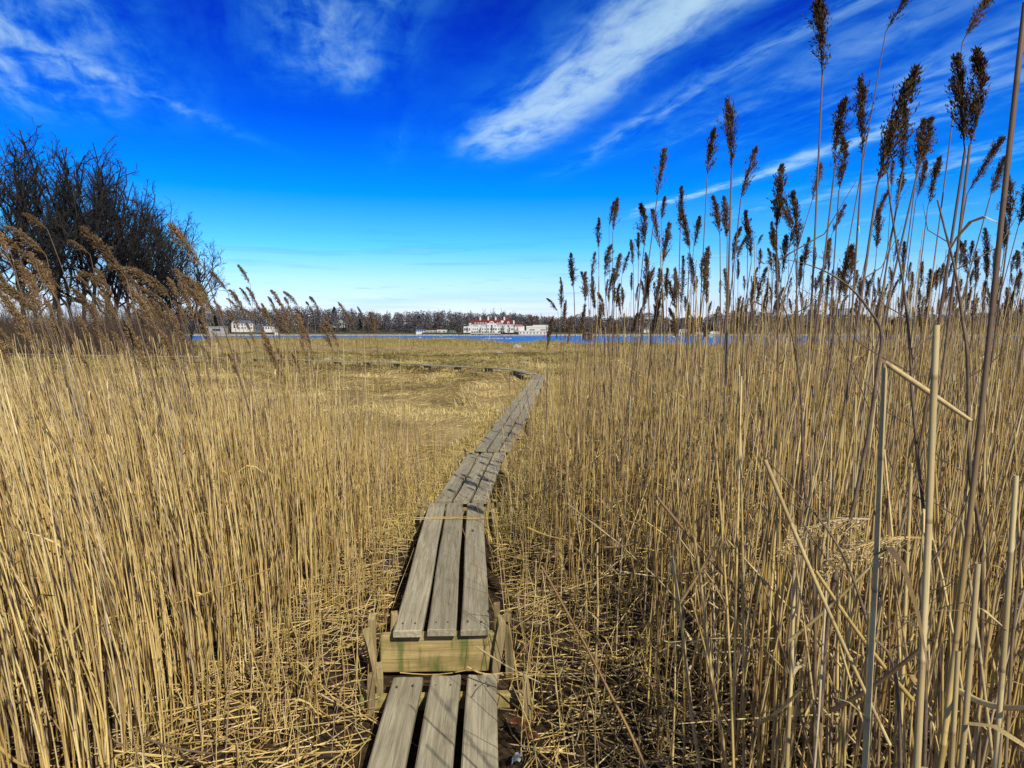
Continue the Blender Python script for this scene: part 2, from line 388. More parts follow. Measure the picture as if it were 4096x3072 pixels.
def water_material():
    m_, g, p = material('bay_water', .28, .45)
    tc = g.n('ShaderNodeTexCoord').outputs['Object']; x, y, z = g.sep(tc)
    v = g.xyz(g.m('MULTIPLY', x, .35), y, 0.0)
    n = g.noise(v, .9, 5, .65, .3); n2 = g.noise(v, .16, 4, .6)
    g.l(g.mix(g.smooth(g.m('ADD', g.m('MULTIPLY', n, .6), g.m('MULTIPLY', n2, .4)), .36, .62), (.0, .045, .20), (.001, .12, .37)), p.inputs['Base Color'])
    bump(g, p, n, 1.0, .6); return m_
wat = MB().add([(-4000, 40, WATER_Z), (4000, 40, WATER_Z), (4000, 805, WATER_Z), (-4000, 805, WATER_Z)], [(0, 1, 2, 3)]).build('water', water_material())
tag(wat, 'choppy deep blue water of the bay', 'water', kind='structure')

DF = 800.0
def far_material():
    m_, g, p = material('far_land', .95, .1)
    tc = g.n('ShaderNodeTexCoord').outputs['Object']; x, y, z = g.sep(tc)
    n = g.noise(tc, .05, 5, .6); n2 = g.noise(tc, .6, 4, .7)
    up = g.mix(g.smooth(n, .4, .6), (.11, .085, .045), (.075, .085, .03))
    sand = g.mix(g.smooth(n2, .4, .6), (.16, .14, .11), (.48, .44, .36))
    g.l(g.mix(g.smooth(z, .9, 1.9), sand, up), p.inputs['Base Color']); return m_
def far_z(x, y):
    d = np.asarray(y, float) - (DF - 8)
    sand = (np.asarray(x) > -275) & (np.asarray(x) < -110)
    z = np.interp(d, [0, 4, 6, 12, 28, 90, 220, 700, 1400], [-.9, -.1, .9, 1.6, 2.8, 4, 13, 20, 16])
    zs = np.interp(d, [0, 4, 14, 22, 40, 90, 220, 700, 1400], [-.9, -.2, .8, 1.5, 3.2, 4, 13, 20, 16])
    return np.where(sand, zs, z) + (vnoise(x, y, 12, 31) - .5) * np.clip(d / 20, 0, 1) * 1.2
fx = np.linspace(-2200, 2200, 500); fd = np.array([0, 2, 4, 5, 6, 8, 12, 16, 22, 28, 40, 60, 90, 130, 180, 260, 420, 700, 1400])
FD, FX = np.meshgrid(fd, fx, indexing='ij'); FY = FD + DF - 8 + (vnoise(FX, FX * 0, 30, 9) - .5) * 3 * (FD < 30)
nr, ncg = FX.shape; ii = np.arange(nr - 1)[:, None] * ncg + np.arange(ncg - 1)[None]
fl = mk('far_shore', np.stack([FX, FY, far_z(FX, FY)], -1), quads=np.stack([ii, ii + 1, ii + ncg + 1, ii + ncg], -1), mats=[far_material()])
tag(fl, 'low wooded shore with a stony beach across the bay', 'shore', kind='structure')

# ------------------------------------------------------------------ boardwalk
def plank_mesh(w, l, th, seed, warp=.006):
    """weathered board along +Y from 0 to l, chamfered, slightly cupped and bowed; top at z=0"""
    r = random.Random(seed); bm = bmesh.new(); n = 14; prof = [(-w/2, -th), (-w/2, -.006), (-w/2+.007, 0), (-w/6, -.0015), (w/6, -.0015), (w/2-.007, 0), (w/2, -.006), (w/2, -th)]
    ph, am, cu = r.random() * 6, r.uniform(-warp, warp), r.uniform(-.004, .004); rows = []
    for i in range(n + 1):
        t = i / n; row = []
        for x, z in prof:
            jx = math.sin(t * 9 + ph) * .0025 if abs(x) > w * .4 else 0
            e = (r.uniform(-.004, .004) if i in (0, n) else 0)
            row.append(bm.verts.new((x + jx, t * l + e, z + am * math.sin(math.pi * t) + cu * (x / w) ** 2 * 4 * math.sin(t * 5 + ph))))
        rows.append(row)
    m_ = len(prof)
    for a, b in zip(rows, rows[1:]):
        for k in range(m_): bm.faces.new((a[k], a[(k + 1) % m_], b[(k + 1) % m_], b[k]))
    bm.faces.new(tuple(reversed(rows[0]))); bm.faces.new(tuple(rows[-1]))
    bmesh.ops.recalc_face_normals(bm, faces=bm.faces); return bm
def bm_obj(name, bm, mat, parent=None):
    me = bpy.data.meshes.new(name); bm.to_mesh(me); bm.free(); me.materials.append(mat)
    o = bpy.data.objects.new(name, me); COL.objects.link(o)
    if parent is not None: o.parent = parent
    return o
def stake_bm(h, w, seed, lean=(0, 0)):
    """rough split stake from z=0 up to h with a sloping cut top"""
    r = random.Random(seed); bm = bmesh.new(); rows = []
    for i in range(6):
        t = i / 5; k = 1 - .12 * t + r.uniform(-.05, .05)
        row = []
        for sx, sy in ((-1, -.7), (1, -.8), (.85, .8), (-.9, .7)):
            z = t * h
            if i == 5: z += sx * w * r.choice((-.25, .3)) * .6 + (-.25 * w if sy < 0 else .2 * w)
            row.append(bm.verts.new((sx * w * .36 * k + lean[0] * t + r.uniform(-.004, .004), sy * w * .36 * k + lean[1] * t + r.uniform(-.004, .004), z)))
        rows.append(row)
    for a, b in zip(rows, rows[1:]):
        for k in range(4): bm.faces.new((a[k], a[(k + 1) % 4], b[(k + 1) % 4], b[k]))
    bm.faces.new(tuple(reversed(rows[0]))); bm.faces.new(tuple(rows[-1]))
    bmesh.ops.recalc_face_normals(bm, faces=bm.faces); return bm
def beam_bm(w, d, h, seed):
    r = random.Random(seed); bm = bmesh.new()
    bmesh.ops.create_cube(bm, size=1)
    for v in bm.verts: v.co = Vector((v.co.x * w + r.uniform(-.006, .006), v.co.y * d, v.co.z * h + r.uniform(-.003, .003)))
    bmesh.ops.bevel(bm, geom=bm.edges[:], offset=.006, segments=1, affect='EDGES'); return bm

DECKS = []     # (near point, far point, half width) for keeping plants off the boards
def section(a, b, z, label, w=.14, gap=.018, th=.036, seed=0, beam_h=.17, beam_w=.6, stakes='std', tilt=0.0):
    """one boardwalk section from ground point a to b (2D), deck top at z"""
    d = Vector((b[0] - a[0], b[1] - a[1])); L = d.length; rz = math.atan2(-d.x, d.y)
    t = empty('boardwalk_section', (a[0], a[1], 0), rz, label=label, cat='boardwalk', group='sections of the plank boardwalk')
    r = random.Random(seed * 7 + 1); tot = 3 * w + 2 * gap
    DECKS.append((Vector(a[:2]), Vector(b[:2]), tot / 2 + .02, z))
    for k in range(3):
        p = bm_obj('plank', plank_mesh(w, L - .02 + r.uniform(-.012, .012), th, seed * 10 + k), M_PLANK, t)
        p.location = ((k - 1) * (w + gap) + r.uniform(-.0015, .0015), .01, z + r.uniform(-.004, .004))
        p.rotation_euler = (tilt, 0, r.uniform(-.003, .003))
    if seed < 5:
        for k in range(3):                                # two nail heads at each end of a board
            nm = MB()
            for y in (.085, L - .115):
                for o_ in (-.035, .03): nm.lathe((k - 1) * (w + gap) + o_ + r.uniform(-.006, .006), y + r.uniform(-.008, .008), [(.0038, z - .002), (.0038, z + .007)], 8)
            nm.build('nail', M_NAIL, t)
    for e, y in ((0, .075), (1, L - .10)):
        bt = z - th - .006 + (tilt * L if e else 0)
        bo = bm_obj('cross_beam', beam_bm(beam_w, .045, beam_h, seed * 5 + e), M_BEAM, t)
        bo.location = (r.uniform(-.015, .015), y, bt - beam_h / 2); bo.rotation_euler = (0, 0, r.uniform(-.03, .03))
        xg = a[0] + d.x / L * y; yg = a[1] + d.y / L * y; gz = float(ground_z(xg, yg)) - .1
        if stakes == 'hero' and e == 0:
            sp = [(-.335, -.02, .315, .05, (.0, -.0)), (-.285, -.055, .285, .05, (-.075, .0)), (-.25, .06, .31, .05, (.01, 0)),
                  (.235, -.055, .31, .062, (.055, .0)), (.335, .0, .31, .055, (-.015, 0)), (.27, .075, .33, .05, (.0, .02))]
        elif stakes == 'low' and e == 1:
            sp = [(-.325, -.06, .19, .05, (.01, 0)), (.37, -.10, .18, .055, (-.01, 0)), (-.30, .055, .17, .045, (0, 0))]
        elif stakes == 'low':
            sp = []
        else:
            q = beam_w / 2; up = z - gz - .1
            sp = [(s_ * (q - .0 + r.uniform(-.02, .05)), fy, up + r.uniform(-.07, .05), .042 + r.uniform(0, .012), (r.uniform(-.05, .05), r.uniform(-.03, .03)))
                  for s_ in (-1, 1) for fy in ((-.06, .06) if seed % 2 or r.random() < .5 else (-.055,))]
        for q, (sx, sy, h, sw_, ln_) in enumerate(sp):
            s_ = bm_obj('stake', stake_bm(h + .1, sw_, seed * 31 + e * 7 + q, ln_), M_STAKE, t)
            s_.location = (sx, y + sy, gz); s_.rotation_euler = (0, 0, r.uniform(-.4, .4))
    return t

Z = [.09, .26, .21, .20, .185, .17, .15, .135, .12]
PXS = [((1731, 3072), (1784, 2697)), ((1766, 2521), (1822, 2012)), ((1845, 2001), (1947, 1810)), ((1972, 1797), (2044, 1686)),
       ((2043, 1681), (2081, 1626)), ((2080, 1621), (2109, 1579)), ((2113, 1576), (2134, 1544)), ((2136, 1542), (2146, 1520)), ((2148, 1519), (2159, 1499))]
names = ['lowest boardwalk section of three wide-gapped grey planks at the start of the path', 'boardwalk section raised on a green-stained timber end board with split stakes',
         'third boardwalk section, of grey planks just past the one with the green-stained board', 'fourth boardwalk section out from the start, half hidden behind reed stems',
         'fifth boardwalk section from the start, crossing the edge of the reeds', 'sixth boardwalk section from the start, beside the open golden meadow',
         'seventh boardwalk section from the start, short and third before the corner', 'eighth boardwalk section from the start, second before the corner',
         'corner boardwalk section where the plank path turns off across the meadow']
for i, ((n, f), z) in enumerate(zip(PXS, Z)):
    a = unproj(*n, z); b = unproj(*f, z)
    if i == 0: a = b - (b - a).normalized() * 2.7
    section(a, b, z, names[i], w=.137, gap=(.034 if i == 0 else .022), seed=i + 1, beam_h=(.10 if i == 0 else .19), beam_w=(.74 if i == 0 else .575),
            stakes=('low' if i == 0 else 'hero' if i == 1 else 'std'))
PATH_R = [(p[0][0], p[0][1], p[2]) for p in DECKS]
# the leg that runs off across the meadow
pl = [unproj(u, v, .10) for u, v in ((2128, 1493), (2071, 1480), (1914, 1469), (1741, 1459), (1560, 1451), (1335, 1443), (800, 1427), (260, 1419), (20, 1415))]
cum = [0]
for p, q in zip(pl, pl[1:]): cum.append(cum[-1] + (q - p).length)
def along(s):
    for k in range(len(pl) - 1):
        if s <= cum[k + 1] or k == len(pl) - 2:
            f = (s - cum[k]) / (cum[k + 1] - cum[k]); return pl[k].lerp(pl[k + 1], min(f, 1.0))
ns = int(cum[-1] / 2.55)
ordn = 'first second third fourth fifth sixth seventh eighth ninth tenth eleventh twelfth thirteenth fourteenth fifteenth sixteenth seventeenth eighteenth nineteenth twentieth'.split()
for k in range(ns):
    a, b = along(k * 2.55), along(k * 2.55 + 2.52)
    zz = .10 + math.sin(k * 1.7) * .02
    section(a, b, zz, f'{ordn[k] if k < 20 else "last"} boardwalk section after the corner, on pale stakes in the meadow', seed=40 + k, beam_h=.13, beam_w=.62)

DK = [(np.array(a), np.array(b), w, z) for a, b, w, z in DECKS]
def deck_dist(x, y):
    """distance in the plane from each point to the nearest board edge (negative on the boards)"""
    best = np.full(np.shape(x), 99.0)
    for a, b, w, z in DK[:12]:
        ab = b - a; t = np.clip(((x - a[0]) * ab[0] + (y - a[1]) * ab[1]) / (ab @ ab), 0, 1)
        best = np.minimum(best, np.hypot(x - a[0] - t * ab[0], y - a[1] - t * ab[1]) - w)
    return best
def deck_x(y):
    pts = [(b[0], b[1]) for a, b, w, z in DK[:9]]
    return np.interp(y, [p[1] for p in pts], [p[0] for p in pts])

# ------------------------------------------------------------------ reeds
XL_Y = [0, 2.0, 2.9, 4.5, 6, 8, 10, 30]; XL_D = [-1.2, -1.22, -1.2, -1.0, -.85, -.72, -.52, -.4]
def left_ok(x, y): return (x < np.interp(y, XL_Y, XL_D))
def right_edge(y): return np.interp(y, [0, 1, 2.2, 3.2, 3.9, 5.0, 6.5, 9, 14, 22, 27], [.42, .44, .56, .52, .34, .04, -.10, .20, .54, .92, 1.2])

def stem_paths(x, y, H, lean, K=7, pw=2.0, wob=.012):
    N = len(x); t = np.linspace(0, 1, K)[None, :]
    ph = rng.uniform(0, 6.28, (N, 2)); wb = rng.normal(0, wob, (N, 2))
    P = np.zeros((N, K, 3))
    P[:, :, 0] = x[:, None] + lean[:, 0:1] * t ** pw + wb[:, 0:1] * np.sin(t * 5 + ph[:, 0:1]) * t
    P[:, :, 1] = y[:, None] + lean[:, 1:2] * t ** pw + wb[:, 1:2] * np.sin(t * 5 + ph[:, 1:2]) * t
    P[:, :, 2] = (ground_z(x, y) - .03)[:, None] + H[:, None] * t
    return P

def plume_arrays(seed, L=.28, flag=(.5, .1), full=1.0, droop=.25, spk=1.0):
    """one seed head: nodding axis with tapering sprays of spikelets; base at the origin, up +Z. flag = side the sprays hang to"""
    r = np.random.default_rng(seed)
    nb = int(85 * full); t = np.sort(r.uniform(0.0, 1, nb)) ** .9
    fx_, fy_ = flag
    ax = lambda s: np.stack([fx_ * L * .55 * s ** 2, fy_ * L * .55 * s ** 2, L * (s - droop * .25 * s ** 3)], -1)
    base = ax(t); prof = np.interp(t, [0, .10, .3, .55, .8, 1], [.5, .95, 1, .72, .38, .14])
    ln = L * .42 * prof * r.uniform(.6, 1.2, nb)
    az = r.uniform(0, 6.28, nb); out = r.uniform(.06, .36, nb)
    d = np.stack([np.cos(az) * out + fx_ * .55, np.sin(az) * out + fy_ * .55, r.uniform(.75, 1.1, nb)], -1)
    d /= np.linalg.norm(d, axis=1, keepdims=True)
    tip = base + d * ln[:, None] + np.stack([fx_ * ln * .25, fy_ * ln * .25, -ln * droop * r.uniform(.2, 1.2, nb)], -1)
    Ps = []; Rs = []
    # axis
    s = np.linspace(0, 1, 6); V0, Q0, _ = tubes(ax(s)[None], np.linspace(.0024, .0008, 6)[None], 3)
    mid = base + d * ln[:, None] * .55
    V1, Q1, _ = tubes(np.stack([base, mid, tip], 1), np.stack([np.full(nb, .0008), np.full(nb, .0007), np.full(nb, .0004)], 1), 3)
    # spikelets: small leaf-shaped quads along every spray
    m_ = 18; u = r.uniform(.12, 1.04, (nb, m_)); u3 = u[..., None]
    c = base[:, None] * (1 - u3) ** 2 + 2 * mid[:, None] * u3 * (1 - u3) + tip[:, None] * u3 ** 2
    c = c.reshape(-1, 3) + r.normal(0, .0035, (nb * m_, 3))
    dd = np.repeat(d, m_, 0) + r.normal(0, .35, (nb * m_, 3)); dd[:, 2] -= droop * r.uniform(0, .7, nb * m_)
    dd /= np.linalg.norm(dd, axis=1, keepdims=True)
    sd_ = np.cross(dd, r.normal(0, 1, (nb * m_, 3))); sd_ /= np.linalg.norm(sd_, axis=1, keepdims=True)
    l_ = r.uniform(.010, .019, (nb * m_, 1)) * spk; w_ = r.uniform(.0013, .0026, (nb * m_, 1)) * spk
    V2 = np.stack([c, c + dd * l_ * .5 + sd_ * w_, c + dd * l_, c + dd * l_ * .5 - sd_ * w_], 1).reshape(-1, 3)
    Q2 = np.arange(len(V2)).reshape(-1, 4)
    n0, n1 = len(V0), len(V0) + len(V1)
    return np.concatenate([V0, V1, V2]), np.concatenate([Q0, Q1 + n0, Q2 + n1])

PL_R = [plume_arrays(100 + i, .28, (random.uniform(-.3, .35), random.uniform(-.3, .3)), random.uniform(.6, 1.1), random.uniform(.0, .7)) for i in range(12)]
PL_L = [plume_arrays(200 + i, .30, (-.28 + random.uniform(-.15, .15), random.uniform(-.25, .2)), random.uniform(.8, 1.2), random.uniform(.3, .8)) for i in range(10)]
PM_R, PM_L = [], []
for arr, out in ((PL_R, PM_R), (PL_L, PM_L)):
    for V_, Q_ in arr:
        o = mk('plume', V_, quads=Q_, mats=[M_PLUME], smooth=False, attrs={'shade_tint': np.full(len(V_), 1.0 if out is PM_R else 0.0)}); out.append(o.data); bpy.data.objects.remove(o)  # right-hand plume meshes carry the painted silhouette darkening, left ones none

n_reed = 0
def reed(base, path, r0, plume=None, psc=1.0, prz=0.0, tilt=None, label='', group=None, S=6, name='reed', leaf=None, pale=False, dark=False):
    """a single reed: Empty at the foot > stem, plume, leaf"""
    global n_reed
    n_reed += 1
    P = np.asarray(path, float) - np.asarray(base, float)
    t = empty(name, base, label=label, cat='reed', group=group)
    K = len(P); R = np.linspace(r0, r0 * (.62 if plume is not None else .75), K)[None]
    V_, Q_, L_ = tubes(P[None], R, S)
    mk('stem', V_, quads=Q_, mats=[M_REED], parent=t, attrs={'len': L_ + rng.uniform(0, 9), 'pale': np.full(K * S, 1.0 if S == 9 and not dark else 0), 'shade_tint': np.full(K * S, .3 if base[0] > 0 else 0), 'up': np.repeat(np.linspace(0, 1, K), S) * (1.0 if (plume is not None and not pale) or dark else 0)})
    if plume is not None:
        o = bpy.data.objects.new('plume', plume); COL.objects.link(o); o.parent = t
        d = Vector(P[-1] - P[-2]).normalized() if tilt is None else Vector(tilt).normalized()
        q = Vector((0, 0, 1)).rotation_difference(d)
        o.rotation_mode = 'QUATERNION'; o.rotation_quaternion = q @ Matrix.Rotation(prz, 3, 'Z').to_quaternion()
        o.location = Vector(P[-1]); o.scale = (psc,) * 3
    if leaf:
        for f in leaf:
            i = int(f * (K - 1)); p = P[i]; az_ = rng.uniform(0, 6.28); ll = rng.uniform(.10, .24); s = np.linspace(0, 1, 5)
            dv = np.stack([np.cos(az_) * s * ll, np.sin(az_) * s * ll, ll * (.7 * s - 1.0 * s ** 2)], -1) + p
            sdv = np.array([-math.sin(az_), math.cos(az_), .3]) * .0045
            wv_ = (1 - s)[:, None] ** .7 * sdv
            VV = np.concatenate([dv - wv_, dv + wv_]); qq = [(k, k + 1, k + 6, k + 5) for k in range(4)]
            mk('leaf_blade', VV, quads=qq, mats=[M_REED], parent=t, attrs={'len': np.full(10, rng.uniform(0, 9))})
    return t

# plume tips and plume feet as the photograph shows them (4096-wide picture)
HR = [(3300, -30, 3290, 300, 3250, 1040, 'tall reed at the top edge of the sky, its plume forked, beside the brightest streaks'),
 (3640, -60, 3543, 127, 3386, 1000, 'tall reed slanting across the sky with its plume cut by the top edge'),
 (3960, -40, 3850, 169, 3740, 1000, 'stout tall reed with a broad feathery plume spreading at the top edge'),
 (3560, 340, 3510, 740, 3470, 1000, 'reed with the longest and darkest double plume against the sky'),
 (3347, 416, 3338, 681, 3300, 1000, 'reed with a slim spindle plume just beside the tall forked one'),
 (3431, 362, 3450, 627, 3425, 1000, None), (3627, 452, 3609, 693, 3560, 1000, None), (3760, 464, 3669, 693, 3600, 1000, None),
 (3844, 247, 3860, 603, 3800, 1000, 'reed whose curved plume crosses the broad plume next to it'), (3977, 241, 3880, 579, 3830, 1000, 'reed with a broad ragged plume fanned to one side high in the sky'),
 (3947, 579, 3868, 778, 3830, 1000, None), (4025, 621, 3960, 790, 3900, 1000, None), (3739, 645, 3711, 826, 3690, 1000, None), (3633, 687, 3585, 844, 3550, 1000, None),
 (3573, 645, 3566, 760, 3550, 1000, None), (3537, 772, 3494, 893, 3470, 1000, None), (3718, 663, 3663, 802, 3640, 1000, None),
 (3289, 657, 3247, 808, 3190, 1000, 'slanting reed with a twisted lumpy plume crossing the tallest stem'),
 (3145, 802, 3172, 905, 3185, 1100, None), (3078, 928, 3110, 1010, 3120, 1100, None), (3368, 826, 3326, 940, 3310, 1100, None), (3410, 573, 3356, 760, 3340, 1000, None),
 (2648, 620, 2627, 801, 2560, 1300, 'slender tall reed with a long plume, first to rise high above the middle distance'), (2651, 787, 2646, 883, 2650, 1100, None),
 (2468, 799, 2451, 931, 2450, 1300, 'reed with a blunt dense plume, one of the pair over the middle of the stand'), (2455, 811, 2436, 907, 2440, 1300, None), (2378, 883, 2395, 1008, 2398, 1300, None),
 (2733, 767, 2721, 907, 2715, 1200, None), (2843, 528, 2828, 713, 2805, 1200, 'straight lone tall reed with a neat narrow plume clear of its neighbours'),
 (2945, 435, 2926, 685, 2905, 1300, 'reed with a big dark upright plume, the tallest in the middle of the stand'),
 (2991, 602, 2963, 796, 2920, 1200, None), (2875, 782, 2880, 951, 2880, 1200, None), (2909, 792, 2909, 970, 2905, 1200, None), (2617, 816, 2576, 989, 2550, 1250, None),
 (2627, 849, 2641, 1008, 2650, 1200, None), (2745, 840, 2759, 1008, 2750, 1200, None), (2800, 871, 2774, 994, 2760, 1200, None), (2981, 849, 2990, 1008, 2990, 1200, None),
 (3005, 888, 3005, 1052, 2985, 1200, None), (3140, 796, 3169, 922, 3190, 1100, None), (3160, 902, 3157, 999, 3150, 1200, None), (3077, 931, 3111, 1037, 3130, 1200, None),
 (2366, 1013, 2364, 1119, 2362, 1300, None), (2268, 1018, 2296, 1167, 2300, 1300, None), (2239, 1112, 2253, 1172, 2262, 1300, None),
 (2202, 1184, 2231, 1245, 2240, 1330, 'short bent reed with a nodding plume, the first at the gap in the reeds'),
 (2337, 1093, 2354, 1187, 2358, 1300, None), (2378, 1158, 2381, 1245, 2380, 1330, None), (2523, 965, 2533, 1066, 2535, 1250, None), (2545, 936, 2554, 1047, 2550, 1250, None),
 (2506, 1013, 2487, 1110, 2480, 1250, None), (2518, 1100, 2525, 1167, 2522, 1300, None), (2586, 1008, 2595, 1081, 2597, 1250, None), (2578, 1124, 2578, 1201, 2576, 1300, None),
 (2607, 1134, 2624, 1225, 2630, 1330, None), (2639, 1086, 2651, 1134, 2655, 1300, None), (2673, 1134, 2706, 1249, 2712, 1330, None), (2687, 1090, 2721, 1163, 2730, 1300, None),
 (2730, 1033, 2730, 1124, 2728, 1300, None), (2805, 1033, 2805, 1110, 2800, 1300, None), (2779, 1124, 2774, 1187, 2772, 1330, None), (2822, 1124, 2832, 1187, 2835, 1330, None),
 (2971, 951, 2942, 1047, 2930, 1250, None), (2962, 1047, 2952, 1124, 2950, 1300, None), (3037, 936, 3027, 985, 3020, 1200, None), (3049, 999, 3037, 1081, 3030, 1250, None),
 (3005, 1105, 3010, 1153, 3010, 1300, None), (3034, 1119, 3034, 1182, 3034, 1330, None), (3073, 1119, 3068, 1197, 3066, 1330, None), (3092, 984, 3087, 1086, 3085, 1300, None), (3102, 1047, 3106, 1110, 3106, 1300, None)]
HL = [(696, 899, 816, 1077, 886, 1273, 'leaning reed with a long golden plume, the one rising highest beside the grove'),
 (386, 918, 506, 1115, 560, 1300, 'leaning reed with a broad golden plume before the darkest trunks of the grove'), (551, 1045, 696, 1178, 745, 1330, None), (120, 842, 190, 918, 260, 1100, None),
 (70, 893, 184, 1020, 240, 1250, None), (25, 918, 146, 1064, 210, 1250, None), (304, 950, 361, 1020, 400, 1200, None), (329, 1064, 443, 1153, 480, 1300, None), (709, 1070, 772, 1197, 800, 1330, None),
 (753, 1089, 816, 1229, 840, 1350, None), (848, 1083, 911, 1165, 940, 1300, None), (962, 1061, 1000, 1134, 1020, 1300, None), (-10, 906, 40, 1000, 90, 1200, None), (0, 1096, 152, 1247, 190, 1400, None),
 (981, 1154, 1006, 1230, 1020, 1350, None), (1004, 1150, 1035, 1240, 1050, 1350, None),
 (1095, 1150, 1136, 1240, 1150, 1400, None), (1158, 1161, 1198, 1230, 1215, 1400, None), (1230, 1204, 1256, 1258, 1270, 1400, None), (1254, 1181, 1277, 1248, 1292, 1400, None),
 (1357, 1211, 1393, 1269, 1410, 1400, None), (1437, 1226, 1451, 1269, 1462, 1400, 'last tall plumed reed before the open water, leaning over the meadow'), (1091, 1186, 1107, 1251, 1115, 1350, None), (1162, 1277, 1176, 1331, 1183, 1420, None),
 (1201, 1233, 1230, 1291, 1240, 1400, None), (1308, 1258, 1321, 1324, 1330, 1420, None), (1397, 1244, 1422, 1320, 1430, 1420, None), (1465, 1269, 1476, 1316, 1482, 1420, None), (1491, 1262, 1507, 1338, 1512, 1440, None),
 (316, 1095, 366, 1165, 395, 1330, None), (570, 1146, 665, 1210, 700, 1360, None), (601, 1127, 680, 1190, 715, 1360, None), (177, 1083, 253, 1159, 300, 1330, None), (833, 1197, 869, 1262, 890, 1390, None),
 (927, 1190, 963, 1255, 985, 1390, None), (981, 1233, 1035, 1287, 1060, 1420, None), (1050, 1219, 1100, 1302, 1120, 1420, None), (60, 1150, 150, 1260, 200, 1420, None)]
LAB_R = 'upright dry reed with a dark brown seed plume, in the taller stand'
G_R = 'plumed reeds of the taller stand'
LAB_L = 'dry reed bowed by the wind with a golden brown plume, before the grove'
G_L = 'wind-bowed plumed reeds'
for side, lst, pms, lab0, grp in (('r', HR, PM_R, LAB_R, G_R), ('l', HL, PM_L, LAB_L, G_L)):
    for k, (tx, ty, bx_, by_, sx_, sy_, lab) in enumerate(lst):
        Lp = math.hypot(tx - bx_, ty - by_); tl = .285 if side == 'r' else .29
        if ty < 0: tl = .33
        dist = tl * FPX / Lp
        dist = min(max(dist, 2.2), 13.5 if side == 'r' else 11.5)
        foot = at_y(bx_, by_, dist); low = at_y(sx_, sy_, dist); tip_ = at_y(tx, ty, dist)
        gz = float(ground_z(foot.x, dist)); H = foot.z - gz
        tlow = min(max((low.z - gz) / H, .05), .93); pw = 1.0 if side == 'r' else 1.7
        lx = (foot.x - low.x) / (1 - tlow ** pw); lx = max(min(lx, .34 * H), -.42 * H)
        x0 = foot.x - lx; y0 = dist
        t = np.linspace(0, 1, 9); wob = rng.normal(0, .006)
        P = np.stack([x0 + lx * t ** pw + wob * np.sin(t * 6.0) * (1 - t), y0 + rng.normal(0, .03) * (t - 1), gz - .03 + (H + .03) * t], -1)
        dirv_ = (tip_.x - foot.x, rng.normal(0, .04), tip_.z - foot.z)
        r0 = rng.uniform(.0042, .0056) if dist > 3.6 else rng.uniform(.0052, .0066)
        reed((x0, y0, gz), P, r0, pms[k % len(pms)], (Lp / FPX * dist) / .27, rng.uniform(-.4, .4) if side == 'l' else rng.uniform(0, 6.28), dirv_,
             lab or lab0, grp, leaf=[rng.uniform(.5, .9)] if rng.random() < .35 else None)

# more plumed reeds of the two stands, each an object of its own
def scatter(n, xs, ys, ok):
    out = []
    while len(out) < n:
        y = rng.uniform(*ys); x = rng.uniform(*xs)
        if abs(x) < .78 * y + .3 and ok(x, y): out.append((x, y))
    return np.array(out)
for x, y in scatter(105, (.3, 10), (2.6, 12), lambda x, y: x > right_edge(y) + .25 + .09 * y * rng.random() and x > .12 * y):
    gz = float(ground_z(x, y)); f = np.clip((x / y - .15) / .5, 0, 1)
    H = rng.uniform(1.75, 2.15) + .45 * f * rng.random() + (.25 if rng.random() < .25 else 0)
    lx = rng.normal(.05 + .12 * f, .09); t = np.linspace(0, 1, 7)
    P = np.stack([x + lx * t ** 1.4, y + rng.normal(0, .08) * t, gz - .03 + H * t], -1)
    reed((x, y, gz), P, rng.uniform(.0042, .0058), PM_R[rng.integers(12)], rng.uniform(.85, 1.2), rng.uniform(0, 6.28), None, LAB_R, G_R)
for x, y in scatter(58, (-7, -1.3), (2.4, 8.5), lambda x, y: x < np.interp(y, XL_Y, XL_D) - .5 and (x / y < -.42 or rng.random() < .25)):
    gz = float(ground_z(x, y)); f = np.clip((-x / y - .2) / .5, 0, 1)
    H = rng.uniform(1.5, 1.9) + .25 * f; lx = -rng.uniform(.12, .3) - .25 * f; t = np.linspace(0, 1, 8)
    P = np.stack([x + lx * t ** 1.9, y + rng.normal(0, .05) * t, gz - .03 + H * t], -1)
    reed((x, y, gz), P, rng.uniform(.0032, .0046), PM_L[rng.integers(10)], rng.uniform(.85, 1.15), rng.uniform(-.5, .5), None, LAB_L, G_L)

